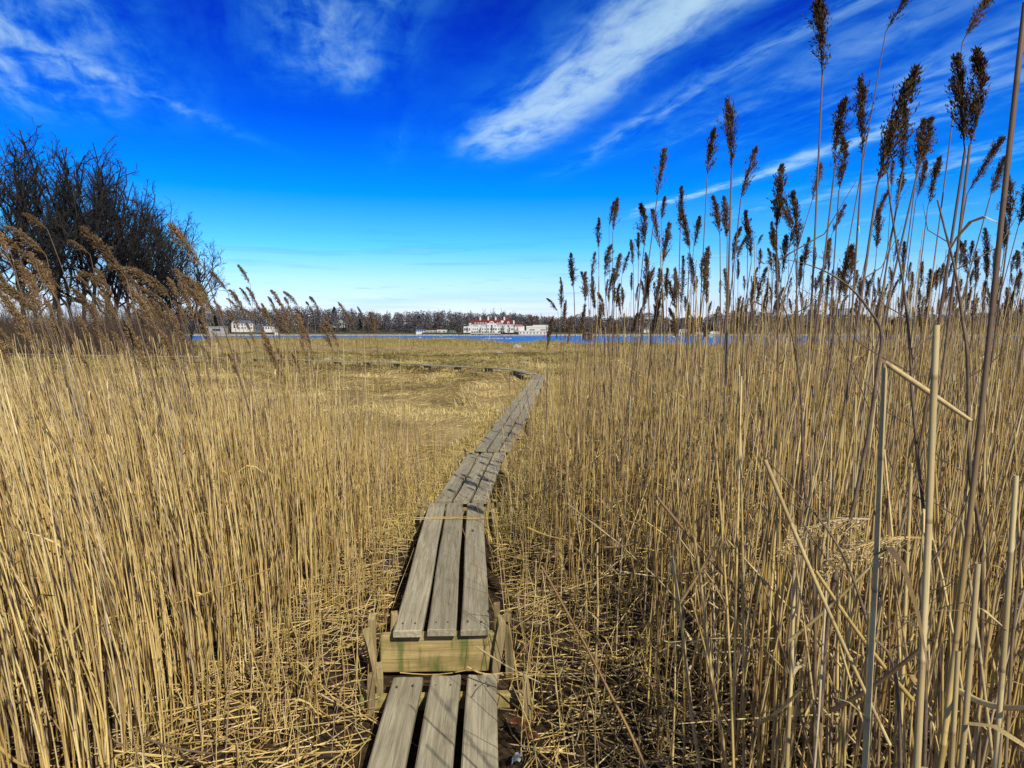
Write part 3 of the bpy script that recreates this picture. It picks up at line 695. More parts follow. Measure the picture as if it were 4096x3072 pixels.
# stout bare and broken stems close by
LAB_B = 'stout bare reed stem snapped off at the top among thinner reeds'
G_B = 'snapped stout reed stems'
NB = [(3538, 1450, .86, .0044, .02, 'stout pale reed stem snapped at eye level with its top folded over'), (3745, 1300, .80, .0050, .0, 'thickest reed stem of all, smooth and pale olive, rising straight'),
      (4085, 20, 1.05, .0050, .13, 'thick dark reed stem slanting up past the broad fanned plume'), (3905, 2250, .85, .0045, .05, None), (2390, 2170, 3.2, .0058, 0, None), (3180, 2100, 1.6, .0055, .0, None),
      (2690, 2230, 2.3, .007, -.14, 'stout snapped reed leaning back over the litter with a pale cut end'), (2780, 2150, 2.2, .006, -.16, None), (4060, 1900, .95, .0048, .03, None), (3480, 2450, 1.15, .005, .0, None),
      (3830, 2600, .95, .0045, .02, None), (3250, 1900, 1.9, .005, .1, None)]
for (u, v, d, r0, lx, lab) in NB:
    T = at_y(u, v, d); gz = float(ground_z(T.x, d)); H = T.z - gz; t = np.linspace(0, 1, 8)
    P = np.stack([T.x - lx + lx * t, d - .06 * lx * t + 0 * t, gz - .03 + (H + .03) * t], -1); P[:, 0] += np.sin(t * 7 + d * 9) * .006 * np.sin(math.pi * t); P[:, 1] += np.cos(t * 5 + d * 9) * .006 * np.sin(math.pi * t)
    e = reed((T.x - lx, d, gz), P, r0, None, label=lab or LAB_B, group=None if lab else G_B, S=9, dark=(v == 20), leaf=list(rng.uniform(.2, .95, 3)))
    if v == 1450:      # the folded-over top
        a = Vector(P[-1]) - Vector((T.x - lx, d, gz)); b = a + Vector((.075, -.05, -.065)); V_, Q_, L_ = tubes(np.array([[a, a.lerp(b, .5), b]]), np.array([[.0034, .0036, .0022]]), 7)
        mk('broken_top', V_, quads=Q_, mats=[M_REED], parent=e, attrs={'len': L_ + 3})
for x, y in scatter(18, (-4.5, 4), (1.3, 3.6), lambda x, y: (x > right_edge(y) + .1 or left_ok(x, y)) and abs(x) > .35 * y):
    H = rng.uniform(.8, 1.5); gz = float(ground_z(x, y)); t = np.linspace(0, 1, 7); lx = rng.normal(0 if x > 0 else -.15, .08)
    P = np.stack([x + lx * t ** 1.5, y + rng.normal(0, .06) * t, gz - .03 + H * t], -1)
    reed((x, y, gz), P, rng.uniform(.0045, .006), None, label=LAB_B, group=G_B, S=7, leaf=list(rng.uniform(.3, .95, 2)))
# the two fresh pale drooping plumes low on the right
for k, (u, v, d, sx_, lab) in enumerate(((3480, 2075, 1.5, -1, 'low bent reed with a thin pale straw-coloured drooping plume'), (3690, 2150, 1.35, -1, 'low bent reed with a fuller pale plume, drooping below the other pale one'))):
    T = at_y(u, v, d); gz = float(ground_z(T.x + .25, d)); t = np.linspace(0, 1, 10)
    P = np.stack([T.x + .30 * (1 - t) ** 1.6, d + .05 * (1 - t), gz + (T.z - gz) * np.sin(t * 1.75) / math.sin(1.75)], -1)
    pa = mk('plume', *[q for q in plume_arrays(900 + k, .22, (-.8, 0), .55 + .3 * k, .8, .55)][:1], quads=plume_arrays(900 + k, .22, (-.8, 0), .55 + .3 * k, .8, .55)[1], mats=[M_REED], smooth=False,
            attrs={'len': np.zeros(len(plume_arrays(900 + k, .22, (-.8, 0), .55 + .3 * k, .8, .55)[0]))}); md = pa.data; bpy.data.objects.remove(pa)
    reed((T.x + .30, d + .05, gz), P, .003, md, 1.0, 0, (-1, 0, .12), lab, None, pale=True)

# ---- the mass of thinner stems: one object for each stand
def mass(name, x, y, H, lean, r0, label, plumes, pw=1.6, plume_at=None, shade_tint=0.0):
    P = stem_paths(x, y, H, lean, 7, pw); N = len(x)
    R = r0[:, None] * np.linspace(1, .55, 7)[None]
    V_, Q_, L_ = tubes(P, R, 4); L_ = L_ + np.repeat(rng.uniform(0, 9, N), 28)
    VV, QQ, n, mi = [V_], [Q_], len(V_), [np.zeros(len(Q_), int)]
    m_ = int(N * .22)                                     # torn leaf blades still hanging on the stems
    i = rng.integers(0, N, m_); f = rng.uniform(.25, .95, m_) * 6; i0 = np.minimum(f.astype(int), 5); fr = (f - i0)[:, None]
    p = P[i, i0] * (1 - fr) + P[i, i0 + 1] * fr; a = rng.uniform(0, 6.28, m_); ll = rng.uniform(.06, .24, m_)[:, None]; dr = rng.uniform(.2, 1.5, m_)[:, None]
    dv = np.stack([np.cos(a), np.sin(a), np.zeros(m_)], -1); sv = np.stack([-np.sin(a), np.cos(a), rng.normal(0, .5, m_)], -1) * rng.uniform(.0018, .0042, m_)[:, None]; up_ = np.array([0, 0, 1.0])
    pts = [p + dv * ll * s_ * .7 + up_ * ll * (.75 * s_ - dr * s_ ** 2) for s_ in (0, .35, .7, 1.0)]
    LV = np.stack([q for k, pt in enumerate(pts) for q in (pt - sv * (1, .9, .6, .1)[k], pt + sv * (1, .9, .6, .1)[k])], 1).reshape(-1, 3)
    LQ = (np.arange(m_)[:, None, None] * 8 + np.array([[0, 1, 3, 2], [2, 3, 5, 4], [4, 5, 7, 6]])[None]).reshape(-1, 4)
    VV.append(LV); QQ.append(LQ + n); n += len(LV); mi.append(np.zeros(len(LQ), int))
    for i in (plume_at if plume_at is not None else []):
        pv, pq = plumes[rng.integers(len(plumes))]
        a = rng.uniform(-.5, .5) if plumes is PL_L else rng.uniform(0, 6.28); c, s = math.cos(a), math.sin(a); sc = rng.uniform(.6, .95)
        d = P[i, -1] - P[i, -2]; d /= np.linalg.norm(d)
        w = np.stack([pv[:, 0] * c - pv[:, 1] * s, pv[:, 0] * s + pv[:, 1] * c, pv[:, 2]], -1) * sc
        w[:, 0] += w[:, 2] * d[0] / d[2]; w[:, 1] += w[:, 2] * d[1] / d[2]
        VV.append(w + P[i, -1]); QQ.append(pq + n); n += len(pv); mi.append(np.ones(len(pq), int))
    V = np.concatenate(VV); L = np.concatenate([L_, np.zeros(len(V) - len(L_))]); up = np.zeros((N, 7, 4))
    if plume_at is not None: up[plume_at] = np.linspace(0, 1, 7)[None, :, None]
    up = np.concatenate([up.ravel(), np.zeros(len(V) - len(L_))])
    o = mk(name, V, quads=np.concatenate(QQ), mats=[M_REED, M_PLUME], attrs={'len': L, 'up': up, 'shade_tint': np.full(len(V), shade_tint)}, midx=np.concatenate(mi))
    return tag(o, label, 'reeds', kind='stuff')

def pick(n, xs, ys, ok):
    X, Y = [], []; got = 0
    while got < n:
        y = rng.uniform(*ys, 60000); x = rng.uniform(*xs, 60000)
        m_ = (np.abs(x) < .9 * y + 1.5) & ok(x, y); X.append(x[m_]); Y.append(y[m_]); got += m_.sum()
    return np.concatenate(X)[:n], np.concatenate(Y)[:n]
def left_fn(x, y):
    d = np.interp(y, XL_Y, XL_D) - x                      # distance into the stand
    far_edge = 8.6 + 1.2 * np.clip((-x - 2) / 4, 0, 1.5) + (vnoise(x, y * 0, 1.1, 61) - .5) * 2
    p = np.clip(d / np.interp(y, [2.5, 4.5], [.3, .6]), .03, 1) ** 1.2 * np.where(y > far_edge, .08, 1) * (.35 + .65 * (vnoise(x, y, .7, 62) > .3))
    p = p * np.where(y > 12, 0, 1) * np.interp(y, [1, 5, 7, 12], [1.0, 1.0, .62, .5])
    return (d > 0) & (rng.random(x.shape) < p)
x, y = pick(14500, (-11, -.5), (1.0, 13), left_fn)
cen = np.clip((x / y + .52) / .34, 0, 1)                  # 1 towards the path
H = np.clip(rng.normal(1.06, .20, len(x)) + .10 * (1 - cen) - .20 * cen - .055 * (y - 4), .25, 1.7)
H = np.where(rng.random(len(x)) < .13 * (1 - .75 * cen), rng.uniform(1.3, 1.72, len(x)), H)
H = np.where(rng.random(len(x)) < .2, H * rng.uniform(.3, .85, len(x)), H)
lean = np.stack([-(.02 + .17 * (1 - cen) ** 1.5) * rng.uniform(.5, 1.4, len(x)) + rng.normal(0, .05, len(x)), rng.normal(0, .07, len(x))], -1)
pa = np.where((rng.random(len(x)) < .05) & (cen < .8) & (y > 3.5))[0][:150]
H[pa] = rng.uniform(1.3, 1.85, len(pa)); lean[pa, 0] -= .2
mass('reed_bed', x, y, H, lean, rng.uniform(.0024, .0042, len(x)) * np.interp(y, [2, 6], [1.35, 1.0]), 'dense golden bed of thin dry reed stems on the open meadow side of the boardwalk', PL_L, 1.8, pa)

def right_fn(x, y):
    d = x - right_edge(y)
    p = np.clip(d / .7, .12, 1) * (.35 + .65 * (vnoise(x, y, .8, 72) > .3)) * np.interp(y, [0, 10, 14, 20, 27], [1, 1, .6, .25, .05])
    p = np.where((x / y < .30) & (y > 9), p * .22, p)
    p = np.where((y < 4.4) & (d < .5), p * .85, p); p = np.where(y < 3.5, np.minimum(p * 1.6, 1), p)
    return (d > 0) & (rng.random(x.shape) < p)
x, y = pick(20000, (.0, 17), (.75, 26), right_fn)
f = np.clip((x / y - .08) / .4, 0, 1)
H = np.clip(rng.normal(1.22 + .46 * f, .30, len(x)), .25, 2.3)
H = np.where(rng.random(len(x)) < .3, H * rng.uniform(.25, .9, len(x)), H)
H = np.where(y < 4, np.minimum(H, 1.15 + .13 * y + .2 * rng.random(len(x))), H)
lean = np.stack([rng.normal(.03, .10, len(x)) + .05 * f, rng.normal(0, .10, len(x))], -1)
bent = rng.random(len(x)) < .12; lean[bent] += rng.normal(0, .38, (bent.sum(), 2)); H[bent] *= .75
pa = np.where((rng.random(len(x)) < .10) & (y > 4.0) & (~bent))[0][:620]
H[pa] = rng.uniform(1.55, 2.1, len(pa)) + .45 * f[pa] * rng.random(len(pa)); lean[pa, 0] = rng.normal(.05, .07, len(pa))
mass('reed_bed', x, y, H, lean, rng.uniform(.0024, .0043, len(x)) * np.interp(y, [2, 6], [1.35, 1.0]), 'dense tangled bed of upright brown reed stems hugging the boardwalk planks', PL_R, 1.4, pa, .4)  # last value: how much shade is tinted into this bed's colour

# broken straws caught crosswise among the stems
x, y = pick(1500, (.2, 6), (.9, 7.5), lambda x, y: (x > right_edge(y) + .15) & (rng.random(x.shape) < np.interp(y, [1, 7], [1, .5]))); n_ = len(x)
l_ = rng.uniform(.15, .75, n_); a_ = rng.uniform(0, 6.28, n_); e_ = rng.normal(0, .55, n_); zc = ground_z(x, y) + np.abs(np.sin(e_)) * l_ * .5 + .02 + .65 * rng.random(n_) ** 1.8
d_ = np.stack([np.cos(a_) * np.cos(e_), np.sin(a_) * np.cos(e_), np.sin(e_)], -1); t = np.linspace(-.5, .5, 4)
P = np.stack([x, y, zc], -1)[:, None] + d_[:, None] * (l_[:, None, None] * t[None, :, None]); P[:, :, 2] -= (rng.uniform(0, .08, n_) * l_)[:, None] * (t ** 2)[None] * 4
V_, Q_, L_ = tubes(P, rng.uniform(.0018, .0042, n_)[:, None] * np.array([1, .95, .9, .75])[None], 5); L_ += np.repeat(rng.uniform(0, 9, n_), 20)
tag(mk('crossed_straw', V_, quads=Q_, mats=[M_REED], attrs={'len': L_}), 'pale broken straws caught crosswise in the taller reed stand', 'straw', kind='stuff')

# thin stubble standing in the trodden clearing
def clear_fn(x, y):
    return (deck_dist(x, y) > .06) & (x > np.interp(y, XL_Y, XL_D) - .3) & (x < right_edge(y) + .35) & (rng.random(x.shape) < .25 + .75 * (vnoise(x, y, .5, 77) > .5))
x, y = pick(900, (-2, 1.3), (2.4, 8.5), clear_fn); n_ = len(x)
H = np.clip(rng.gamma(2.2, .17, n_), .08, 1.1); lean = rng.normal(0, .10, (n_, 2)) * H[:, None] * 1.4
mass('reed_stubble', x, y, H, lean, rng.uniform(.0016, .0030, n_), 'short broken reed stubble standing in the trodden clearing by the planks', PL_R, 1.2, None)

# ---- straw litter on the mud, on both sides of the boards
def litter():
    X, Y = [], []; n = 0
    while n < 10500:
        y = 1.6 + 9.5 * rng.random(60000) ** 1.5; x = rng.uniform(-4.5, 5.5, 60000); k = (deck_dist(x, y) > .02) & (np.abs(x) < .8 * y + .3)
        k &= rng.random(60000) < np.where((x > np.interp(y, XL_Y, XL_D) - .35) & (x < right_edge(y) + .5), 1, .32)
        X.append(x[k]); Y.append(y[k]); n += k.sum()
    return np.concatenate(X)[:10500], np.concatenate(Y)[:10500]
x, y = litter(); N = len(x)
ln = np.clip(rng.lognormal(-1.75, .65, N), .04, .75); az_ = rng.uniform(0, math.pi, N)
side = np.where(x < deck_x(y), 1, -1)
zc_ = rng.random(N) ** 2 * .075 + .004; sl = rng.normal(0, .10, N)
zc_ = np.maximum(zc_, np.abs(sl) * ln * .5)
dv = np.stack([np.cos(az_), np.sin(az_), sl], -1); c = np.stack([x, y, ground_z(x, y) + zc_], -1)
t = np.linspace(-.5, .5, 4); bend = rng.normal(0, .05, N) * ln
P = c[:, None] + dv[:, None] * (ln[:, None, None] * t[None, :, None]); P[:, :, 0] += bend[:, None] * (t ** 2)[None] * 4
bad = np.zeros(N, bool)
for q in range(4): bad |= (deck_dist(P[:, q, 0], P[:, q, 1]) < .012) & (P[:, q, 2] > .0)
P, ln, x, y = P[~bad], ln[~bad], x[~bad], y[~bad]; N = len(P)
R = rng.uniform(.0014, .0040, N)[:, None] * np.array([1, 1, .95, .8])[None]
V_, Q_, L_ = tubes(P, R, 4); L_ += np.repeat(rng.uniform(0, 9, N), 16)
# flat leaf scraps between the straws
M = 1500; k = rng.integers(0, N, M); c = np.stack([x[k] + rng.normal(0, .05, M), y[k] + rng.normal(0, .05, M)], -1)
okd = deck_dist(c[:, 0], c[:, 1]) > .13; c = c[okd]; M = len(c)
a_ = rng.uniform(0, 6.28, M); l_ = rng.uniform(.05, .2, M); w_ = rng.uniform(.002, .006, M); zz = ground_z(c[:, 0], c[:, 1]) + rng.uniform(.01, .08, M)
u = np.stack([np.cos(a_), np.sin(a_), rng.normal(0, .25, M)], -1) * l_[:, None] / 2; s_ = np.stack([-np.sin(a_), np.cos(a_), rng.normal(0, .6, M)], -1) * w_[:, None]
cc = np.concatenate([c, zz[:, None]], 1); md_ = np.stack([np.zeros(M), np.zeros(M), rng.uniform(0, .02, M)], -1)
LV = np.stack([cc - u, cc - s_ + md_, cc + u, cc + s_ + md_], 1).reshape(-1, 3); LQ = np.arange(len(LV)).reshape(-1, 4) + len(V_)
o = mk('straw_litter', np.concatenate([V_, LV]), quads=np.concatenate([Q_, LQ]), mats=[M_REED], attrs={'len': np.concatenate([L_, np.repeat(rng.uniform(0, 9, M), 4)])})
tag(o, 'loose straw and broken reed bits lying thick on the dark mud', 'litter', kind='stuff')

# ---- larger fallen stems that lie across the stand, one by one
def fallen(p, q, r0, label, sag=.02, mat=None, group=None, name='fallen_reed', cat='fallen reed'):
    p, q = Vector(p), Vector(q); t = np.linspace(0, 1, 7)
    P = np.array([p.lerp(q, s) - Vector((0, 0, sag * math.sin(math.pi * s))) for s in t])
    b = P.mean(0); b[2] = P[:, 2].min()
    V_, Q_, L_ = tubes((P - b)[None], np.linspace(r0, r0 * .7, 7)[None], 7)
    o = mk(name, V_, quads=Q_, mats=[mat or M_REED], attrs={'len': L_ + rng.uniform(0, 9)}); o.location = b
    return tag(o, label, cat, group)
LF = 'loose pale reed stem fallen at a slant across its standing neighbours'; GF = 'fallen reeds slanting through the stands'
FA = [((3060, 1840), (3560, 2980), 1.15, .0038, 'long pale fallen reed slanting down through the tangle to its foot'), ((3160, 2560), (3560, 2180), 1.5, .004, None), ((3840, 2765), (4110, 2830), 1.0, .0050, 'thick bright cut reed lying level near the picture edge'),
      ((3330, 2840), (3720, 2560), 1.2, .0045, None), ((2620, 1980), (3010, 2420), 2.6, .0065, 'grey-brown fallen reed sloping down across the middle of the tangle'), ((2420, 2190), (2560, 2165), 3.1, .006, None),
      ((2700, 2440), (2890, 2130), 2.5, .006, 'pale stout reed leaning up at a slant from a snapped end'), ((3650, 2800), (3260, 2280), 1.3, .0045, None), ((3020, 2900), (3200, 2760), 1.5, .0045, None), ((2110, 2110), (2270, 2160), 3.6, .005, 'short white broken reed poking sideways beside the planks'),
      ((580, 2450), (1080, 2275), 3.3, .0045, 'long fallen reed propped across the upright stems facing the litter'), ((30, 2780), (330, 2490), 2.4, .0045, None), ((0, 2990), (120, 3070), 2.0, .0055, None), ((580, 2955), (860, 3015), 2.5, .005, 'dark fallen twig lying on the litter by the lowest planks'),
      ((1230, 2450), (1480, 2300), 4.2, .0045, None), ((2330, 1620), (2400, 1520), 9.5, .007, None), ((2190, 1690), (2700, 1390), 9, .006, 'long thin reed toppled at a slant over the meadow beyond the stand'), ((2470, 1440), (2620, 1540), 8, .006, None),
      ((1905, 2585), (2160, 2730), 2.95, .0042, 'fallen reed angled down past the end of the lowest planks'), ((2040, 2475), (2200, 2500), 3.3, .004, None)]
for (a, b, d, r0, lab) in FA:
    fallen(at_y(*a, d + .05), at_y(*b, d - .08), r0, lab or LF, .01, M_VINE if (lab or '').startswith('dark') else None, None if lab else GF)
# straws on the planks
d2a, d2b, _, z2 = DECKS[1]
for k, (f, dx_, ln_, an) in enumerate(((.79, .02, .66, .03), (.79, -.05, .5, -.03), (.80, .1, .55, .015))):
    c = d2a.lerp(d2b, f); fallen((c.x + dx_ - ln_ / 2, c.y - an * ln_, z2 + .007 + .004 * k), (c.x + dx_ + ln_ / 2, c.y + an * ln_, z2 + .008 + .004 * k), .0026,
       ('straw lying square across the raised planks', 'bent straw lying over the others across the raised planks', 'shorter straw lying on the far end of the raised planks')[k], -.004, name='straw', cat='straw')
fallen(unproj(1600, 2690, .10), unproj(1905, 2672, .10), .003, 'straw lying in the gap before the green-stained end board', name='straw', cat='straw')
fallen(unproj(1870, 2668, .10), unproj(2010, 2692, .10), .0055, 'flat pale reed sheath lying at the end of the lowest planks', name='straw', cat='straw')

# ---- woody vines and dead saplings in the taller stand
def vine(pts, d, r0, label, twigs=0, dd=0.0, seed=0):
    r = random.Random(seed); n = len(pts); W_ = [at_y(u, v, d + dd * i / n) for i, (u, v) in enumerate(pts)]
    f_ = W_[0] + (W_[0] - W_[1]) * .3; W_.insert(0, Vector((f_.x, d, float(ground_z(f_.x, d)) - .03))); n += 1
    fine_ = []                                            # Catmull-Rom through the points
    for i in range(n - 1):
        p0, p1, p2, p3 = W_[max(i - 1, 0)], W_[i], W_[i + 1], W_[min(i + 2, n - 1)]
        for k in range(6):
            s = k / 6; fine_.append(.5 * (2 * p1 + (p2 - p0) * s + (2 * p0 - 5 * p1 + 4 * p2 - p3) * s * s + (3 * p1 - p0 - 3 * p2 + p3) * s ** 3))
    fine_.append(W_[-1]); P = np.array(fine_); b = P[0].copy(); K = len(P)
    t = empty('vine', b, label=label, cat='vine'); r0 *= .68; V_, Q_, L_ = tubes((P - b)[None], np.linspace(r0, r0 * .35, K)[None], 6)
    mk('stem', V_, quads=Q_, mats=[M_VINE], parent=t)
    for k in range(twigs):
        i = r.randrange(K // 4, K - 3); s = r.choice((-1, 1)); l_ = r.uniform(.06, .2)
        q = np.array([P[i], P[i] + [s * l_ * .5, r.uniform(-.03, .03), l_ * .3], P[i] + [s * l_ * .8, r.uniform(-.05, .05), l_ * .9]])
        V_, Q_, L_ = tubes((q - b)[None], np.array([[r0 * .35, r0 * .25, r0 * .12]]), 4); mk('twig', V_, quads=Q_, mats=[M_VINE], parent=t)
    return t
vine([(3300, 2600), (3420, 2000), (3480, 1700), (3510, 1480), (3525, 1330), (3470, 1230), (3400, 1150), (3300, 1085), (3180, 1045), (3100, 1042), (3060, 1056), (3030, 1030)], 1.5, .007, 'dark vine arching over in a wide curve above the reeds', 3, seed=1)
vine([(3260, 2500), (3215, 1900), (3205, 1600), (3180, 1400), (3150, 1270), (3118, 1180)], 1.9, .007, 'dark slim dead sapling with a bent tip, beside the arching vine', 2, seed=2)
vine([(3760, 2500), (3690, 2000), (3650, 1600), (3640, 1400), (3615, 1150), (3590, 1000), (3560, 800), (3550, 690)], 1.7, .007, 'tall dark dead sapling with short side twigs between two tall plumed stems', 6, seed=3)
vine([(3930, 2400), (3880, 1900), (3870, 1450), (3850, 1280), (3820, 1080), (3780, 920), (3750, 800)], 1.6, .0075, 'dark leaning dead sapling against the thick slanting reed', 5, seed=4)
vine([(3700, 2300), (3560, 1850), (3430, 1520), (3330, 1280), (3320, 1190)], 2.0, .004, 'thin brown bramble stem crossing behind the snapped pale reed', 4, seed=5)
vine([(3190, 1720), (3110, 1480), (3065, 1380), (3100, 1270), (3160, 1200)], 2.4, .0035, 'pale thin bramble looping at the height of the far shore', 2, seed=6)
vine([(3600, 2900), (3480, 2520), (3390, 2260), (3280, 2080), (3060, 1830)], 1.3, .006, 'grey bramble stem slanting through the lower tangle', 3, seed=7)
vine([(3700, 2960), (3690, 2480), (3685, 2320), (3760, 2200), (3850, 2050), (3880, 1960)], 1.25, .006, 'grey forked dead sapling low down among the stoutest stems', 4, seed=8)

# ---- oak leaf and silver film on the mud
def leaf_obj(p, s, label, mat=M_LEAF, name='dead_leaf', cat='leaf', seed=0, n=18):
    r = random.Random(seed); V_ = [(0, 0, .012)]
    for i in range(n):
        a = 2 * math.pi * i / n; rr = s * (.62 + .38 * math.cos(a) ** 2) * (1.0 if i % 3 else .62) * r.uniform(.85, 1.1)
        V_.append((rr * math.cos(a), rr * .6 * math.sin(a), .01 + r.uniform(-.008, .016)))
    o = mk(name, V_, tris=[(0, 1 + i, 1 + (i + 1) % n) for i in range(n)], mats=[mat], smooth=False); o.location = p; o.rotation_euler = (.1, -.1, r.uniform(0, 6)); return tag(o, label, cat)
leaf_obj(unproj(2085, 2905, .06), .075, 'rust brown curled oak leaf on the mud by the lowest planks', seed=3)
leaf_obj(unproj(2130, 2950, .05), .05, 'small dark oak leaf lying just below the rust brown one', seed=4)
leaf_obj(unproj(1640, 2430, .06), .05, 'reddish leaf caught in the litter beside the raised planks', seed=5)
leaf_obj(unproj(1880, 1787, .12), .08, 'rust red leaf clump at the edge of the fourth section', seed=6)
leaf_obj(unproj(2065, 3040, .03), .045, 'crumpled shiny silver film lying on the mud', M_FOIL, 'silver_wrapper', 'litter', 7, 14)
leaf_obj(unproj(1995, 1645, .0), .11, 'small white scrap lying alone on the meadow grass', M_WHITE, 'white_scrap', 'litter', 8, 10)

# ------------------------------------------------------------------ meadow grass
def grass_material():
    m_, g, p = material('salt_hay', .75, .2)
    r = rnd(g); t = attr(g, 'tone')
    gold = g.ramp(r, [(0, (.44, .31, .08)), (.35, (.58, .44, .145)), (.7, (.67, .53, .20)), (.93, (.48, .34, .10)), (1, (.76, .62, .29))])
    olive = g.ramp(r, [(0, (.15, .12, .03)), (.4, (.22, .18, .05)), (.75, (.30, .24, .07)), (1, (.42, .32, .11))])
    g.l(g.mix(t, gold, olive), p.inputs['Base Color']); return m_
M_GRASS = grass_material()
def blades(name, x, y, ln, w, az, rise, tone, label, cat, z0=0.0):
    N = len(x); base = np.stack([x, y, ground_z(x, y) - .015 + z0], -1)
    dirv = np.stack([np.cos(az), np.sin(az), np.zeros(N)], -1); s = np.stack([-np.sin(az), np.cos(az), np.zeros(N)], -1) * w[:, None]
    s[:, 2] = rng.normal(0, .4, N) * w
    up = np.array([0, 0, 1.0])
    m1 = base + dirv * (ln * .4)[:, None] + up * (rise * ln * .75)[:, None]
    tp = base + dirv * ln[:, None] + up * (rise * ln * .85)[:, None]
    V = np.stack([base - s, base + s, m1 + s * .8, m1 - s * .8, tp], 1).reshape(-1, 3); i = np.arange(N)[:, None] * 5
    o = mk(name, V, quads=i + np.array([[0, 1, 2, 3]]), tris=i + np.array([[3, 2, 4]]), mats=[M_GRASS], attrs={'tone': np.repeat(tone, 5)}, smooth=False)
    return tag(o, label, cat, kind='stuff')
def meadow_pts(n, y0, y1, ok=None, pw=1.6):
    X, Y = [], []; got = 0
    while got < n:
        y = y0 + (y1 - y0) * rng.random(120000) ** pw; x = rng.uniform(-70, 60, 120000)
        k = (np.abs(x) < .8 * y + 1) & (y < shore_y(x) - 2) & (deck_dist(x, y) > .03)
        if ok is not None: k &= ok(x, y)
        X.append(x[k]); Y.append(y[k]); got += k.sum()
    return np.concatenate(X)[:n], np.concatenate(Y)[:n]
x, y = meadow_pts(230000, 6.5, 75, lambda x, y: rng.random(len(x)) < reed_front(x, y + 2) * .95 + .02)
N = len(x); sc = np.clip(y / 16, .55, 2.6)
flow = vnoise(x, y, 3.2, 21) * 9 + vnoise(x, y, 1.1, 22) * 3 - 1.2
tone = np.clip((vnoise(x, y, 6.5, 23) * .55 + vnoise(x, y * 1.7, 1.6, 24) * .6 + np.clip((y - 26) / 30, 0, .4) - .62) * 4.2, 0, 1)
tone = np.clip(tone + rng.normal(0, .12, N), 0, 1)
clump = vnoise(x, y, .55, 25)
blades('meadow_grass', x, y, rng.uniform(.14, .34, N) * (.8 + .3 * sc), .0046 * np.maximum(sc, .75) * rng.uniform(.6, 1.5, N), flow + rng.normal(0, .55, N),
       rng.uniform(.12, .6, N) * (.3 + 1.8 * clump ** 2), tone, 'matted golden salt hay lying in swirls over the marsh meadow', 'grass')
# taller brown fringe by the water and round the grove foot
x, y = meadow_pts(100000, 38, 172, lambda x, y: rng.random(len(x)) < np.clip(1.15 - (shore_y(x) - y) / 42, .05, 1) * (.5 + .5 * (vnoise(x, y, 3, 27) > .4)), 1.0)
N = len(x); near_edge = np.clip(1.1 - (shore_y(x) - y) / 45, 0, 1)
hgt = .30 + .75 * near_edge * (.35 + vnoise(x, y * .4, 5.5, 28)) + .9 * near_edge * np.clip((-x - 2) / 14, 0, 1.0)
blades('shore_grass', x, y, hgt * rng.uniform(.5, .8, N), rng.uniform(.007, .02, N), rng.uniform(0, 6.28, N), rng.uniform(.8, 1.6, N),
       np.clip(.55 + .6 * (vnoise(x, y, 4, 29) - .3) + rng.normal(0, .2, N), 0, 1), 'taller brown marsh grass fringing the water edge', 'grass')
# short dead growth along the boards and the foot of the reeds
x, y = meadow_pts(16000, 5.5, 27, lambda x, y: (deck_dist(x, y) < .5) & (x < deck_x(y) + 2), 1.2); N = len(x)
blades('bank_grass', x, y, rng.uniform(.08, .26, N), rng.uniform(.002, .0045, N), rng.uniform(0, 6.28, N), rng.uniform(.2, 1.0, N), np.clip(rng.normal(.35, .3, N), 0, 1),
       'short dry grass pressed against the sides of the boardwalk', 'grass')

# ------------------------------------------------------------------ boulders and driftwood
def boulder(u, v, w, h, d, mat, label, seed, cat='boulder', name='boulder', flat=1.0):
    """(u, v) the foot in the photograph, w and h in its pixels, d metres away"""
    p = at_y(u, v, d); k = d / FPX; W_, H_ = w * k, h * k; p.z = float(ground_z(p.x, d)) - .05
    bm = bmesh.new(); bmesh.ops.create_icosphere(bm, subdivisions=4, radius=1); r = random.Random(seed); o3 = Vector((r.random() * 9, r.random() * 9, 0))
    from mathutils import noise as N_
    for q in bm.verts:
        c = q.co.copy(); f = 1 + .30 * N_.noise(c * 1.1 + o3) + .13 * N_.noise(c * 2.7 + o3) + .05 * N_.noise(c * 7 + o3)
        q.co = Vector((c.x * f * W_ / 2, c.y * f * W_ * .36, max(c.z, -.25) * f * H_ * 1.02))
    o = bm_obj(name, bm, mat); o.location = p; o.data.polygons.foreach_set('use_smooth', [True] * len(o.data.polygons)); return tag(o, label, cat)
boulder(2068, 1375, 38, 17, 100, M_STONE, 'large pale rounded boulder standing at the water edge', 1)
boulder(1992, 1402, 40, 9, 74, M_STONE, 'grey-white cracked boulder, wide one behind the row of stones', 2); boulder(2013, 1403, 22, 8, 73, M_STONE, 'small stone touching the wide cracked boulder', 3)
boulder(1823, 1445, 30, 13, 46, M_DARKSTONE, 'dark pointed lump of peat on the meadow', 4)
boulder(1890, 1448, 30, 9, 45, M_STONE, 'smooth whitish stone beside the dark peat lump', 5); boulder(1931, 1449, 42, 8, 45, M_STONE, 'low grey and tan stone, between the whitish one and the log', 6)
boulder(2007, 1449, 56, 9, 45, plain('driftwood', (.50, .36, .24), .2, 3), 'long pinkish driftwood log lying in the grass', 7, 'log', 'driftwood_log')
boulder(2048, 1453, 14, 12, 44, M_STONE, 'small upright grey stone at the end of the driftwood log', 8); boulder(2094, 1453, 46, 10, 44, M_STONE, 'broad pale stone, low and mossy, next to the small upright one', 9)
boulder(2168, 1452, 36, 14, 45, M_STONE, 'grey boulder behind the corner of the boardwalk', 10); boulder(2192, 1457, 22, 8, 43, M_STONE, 'white flat stone against the grey corner boulder', 11)
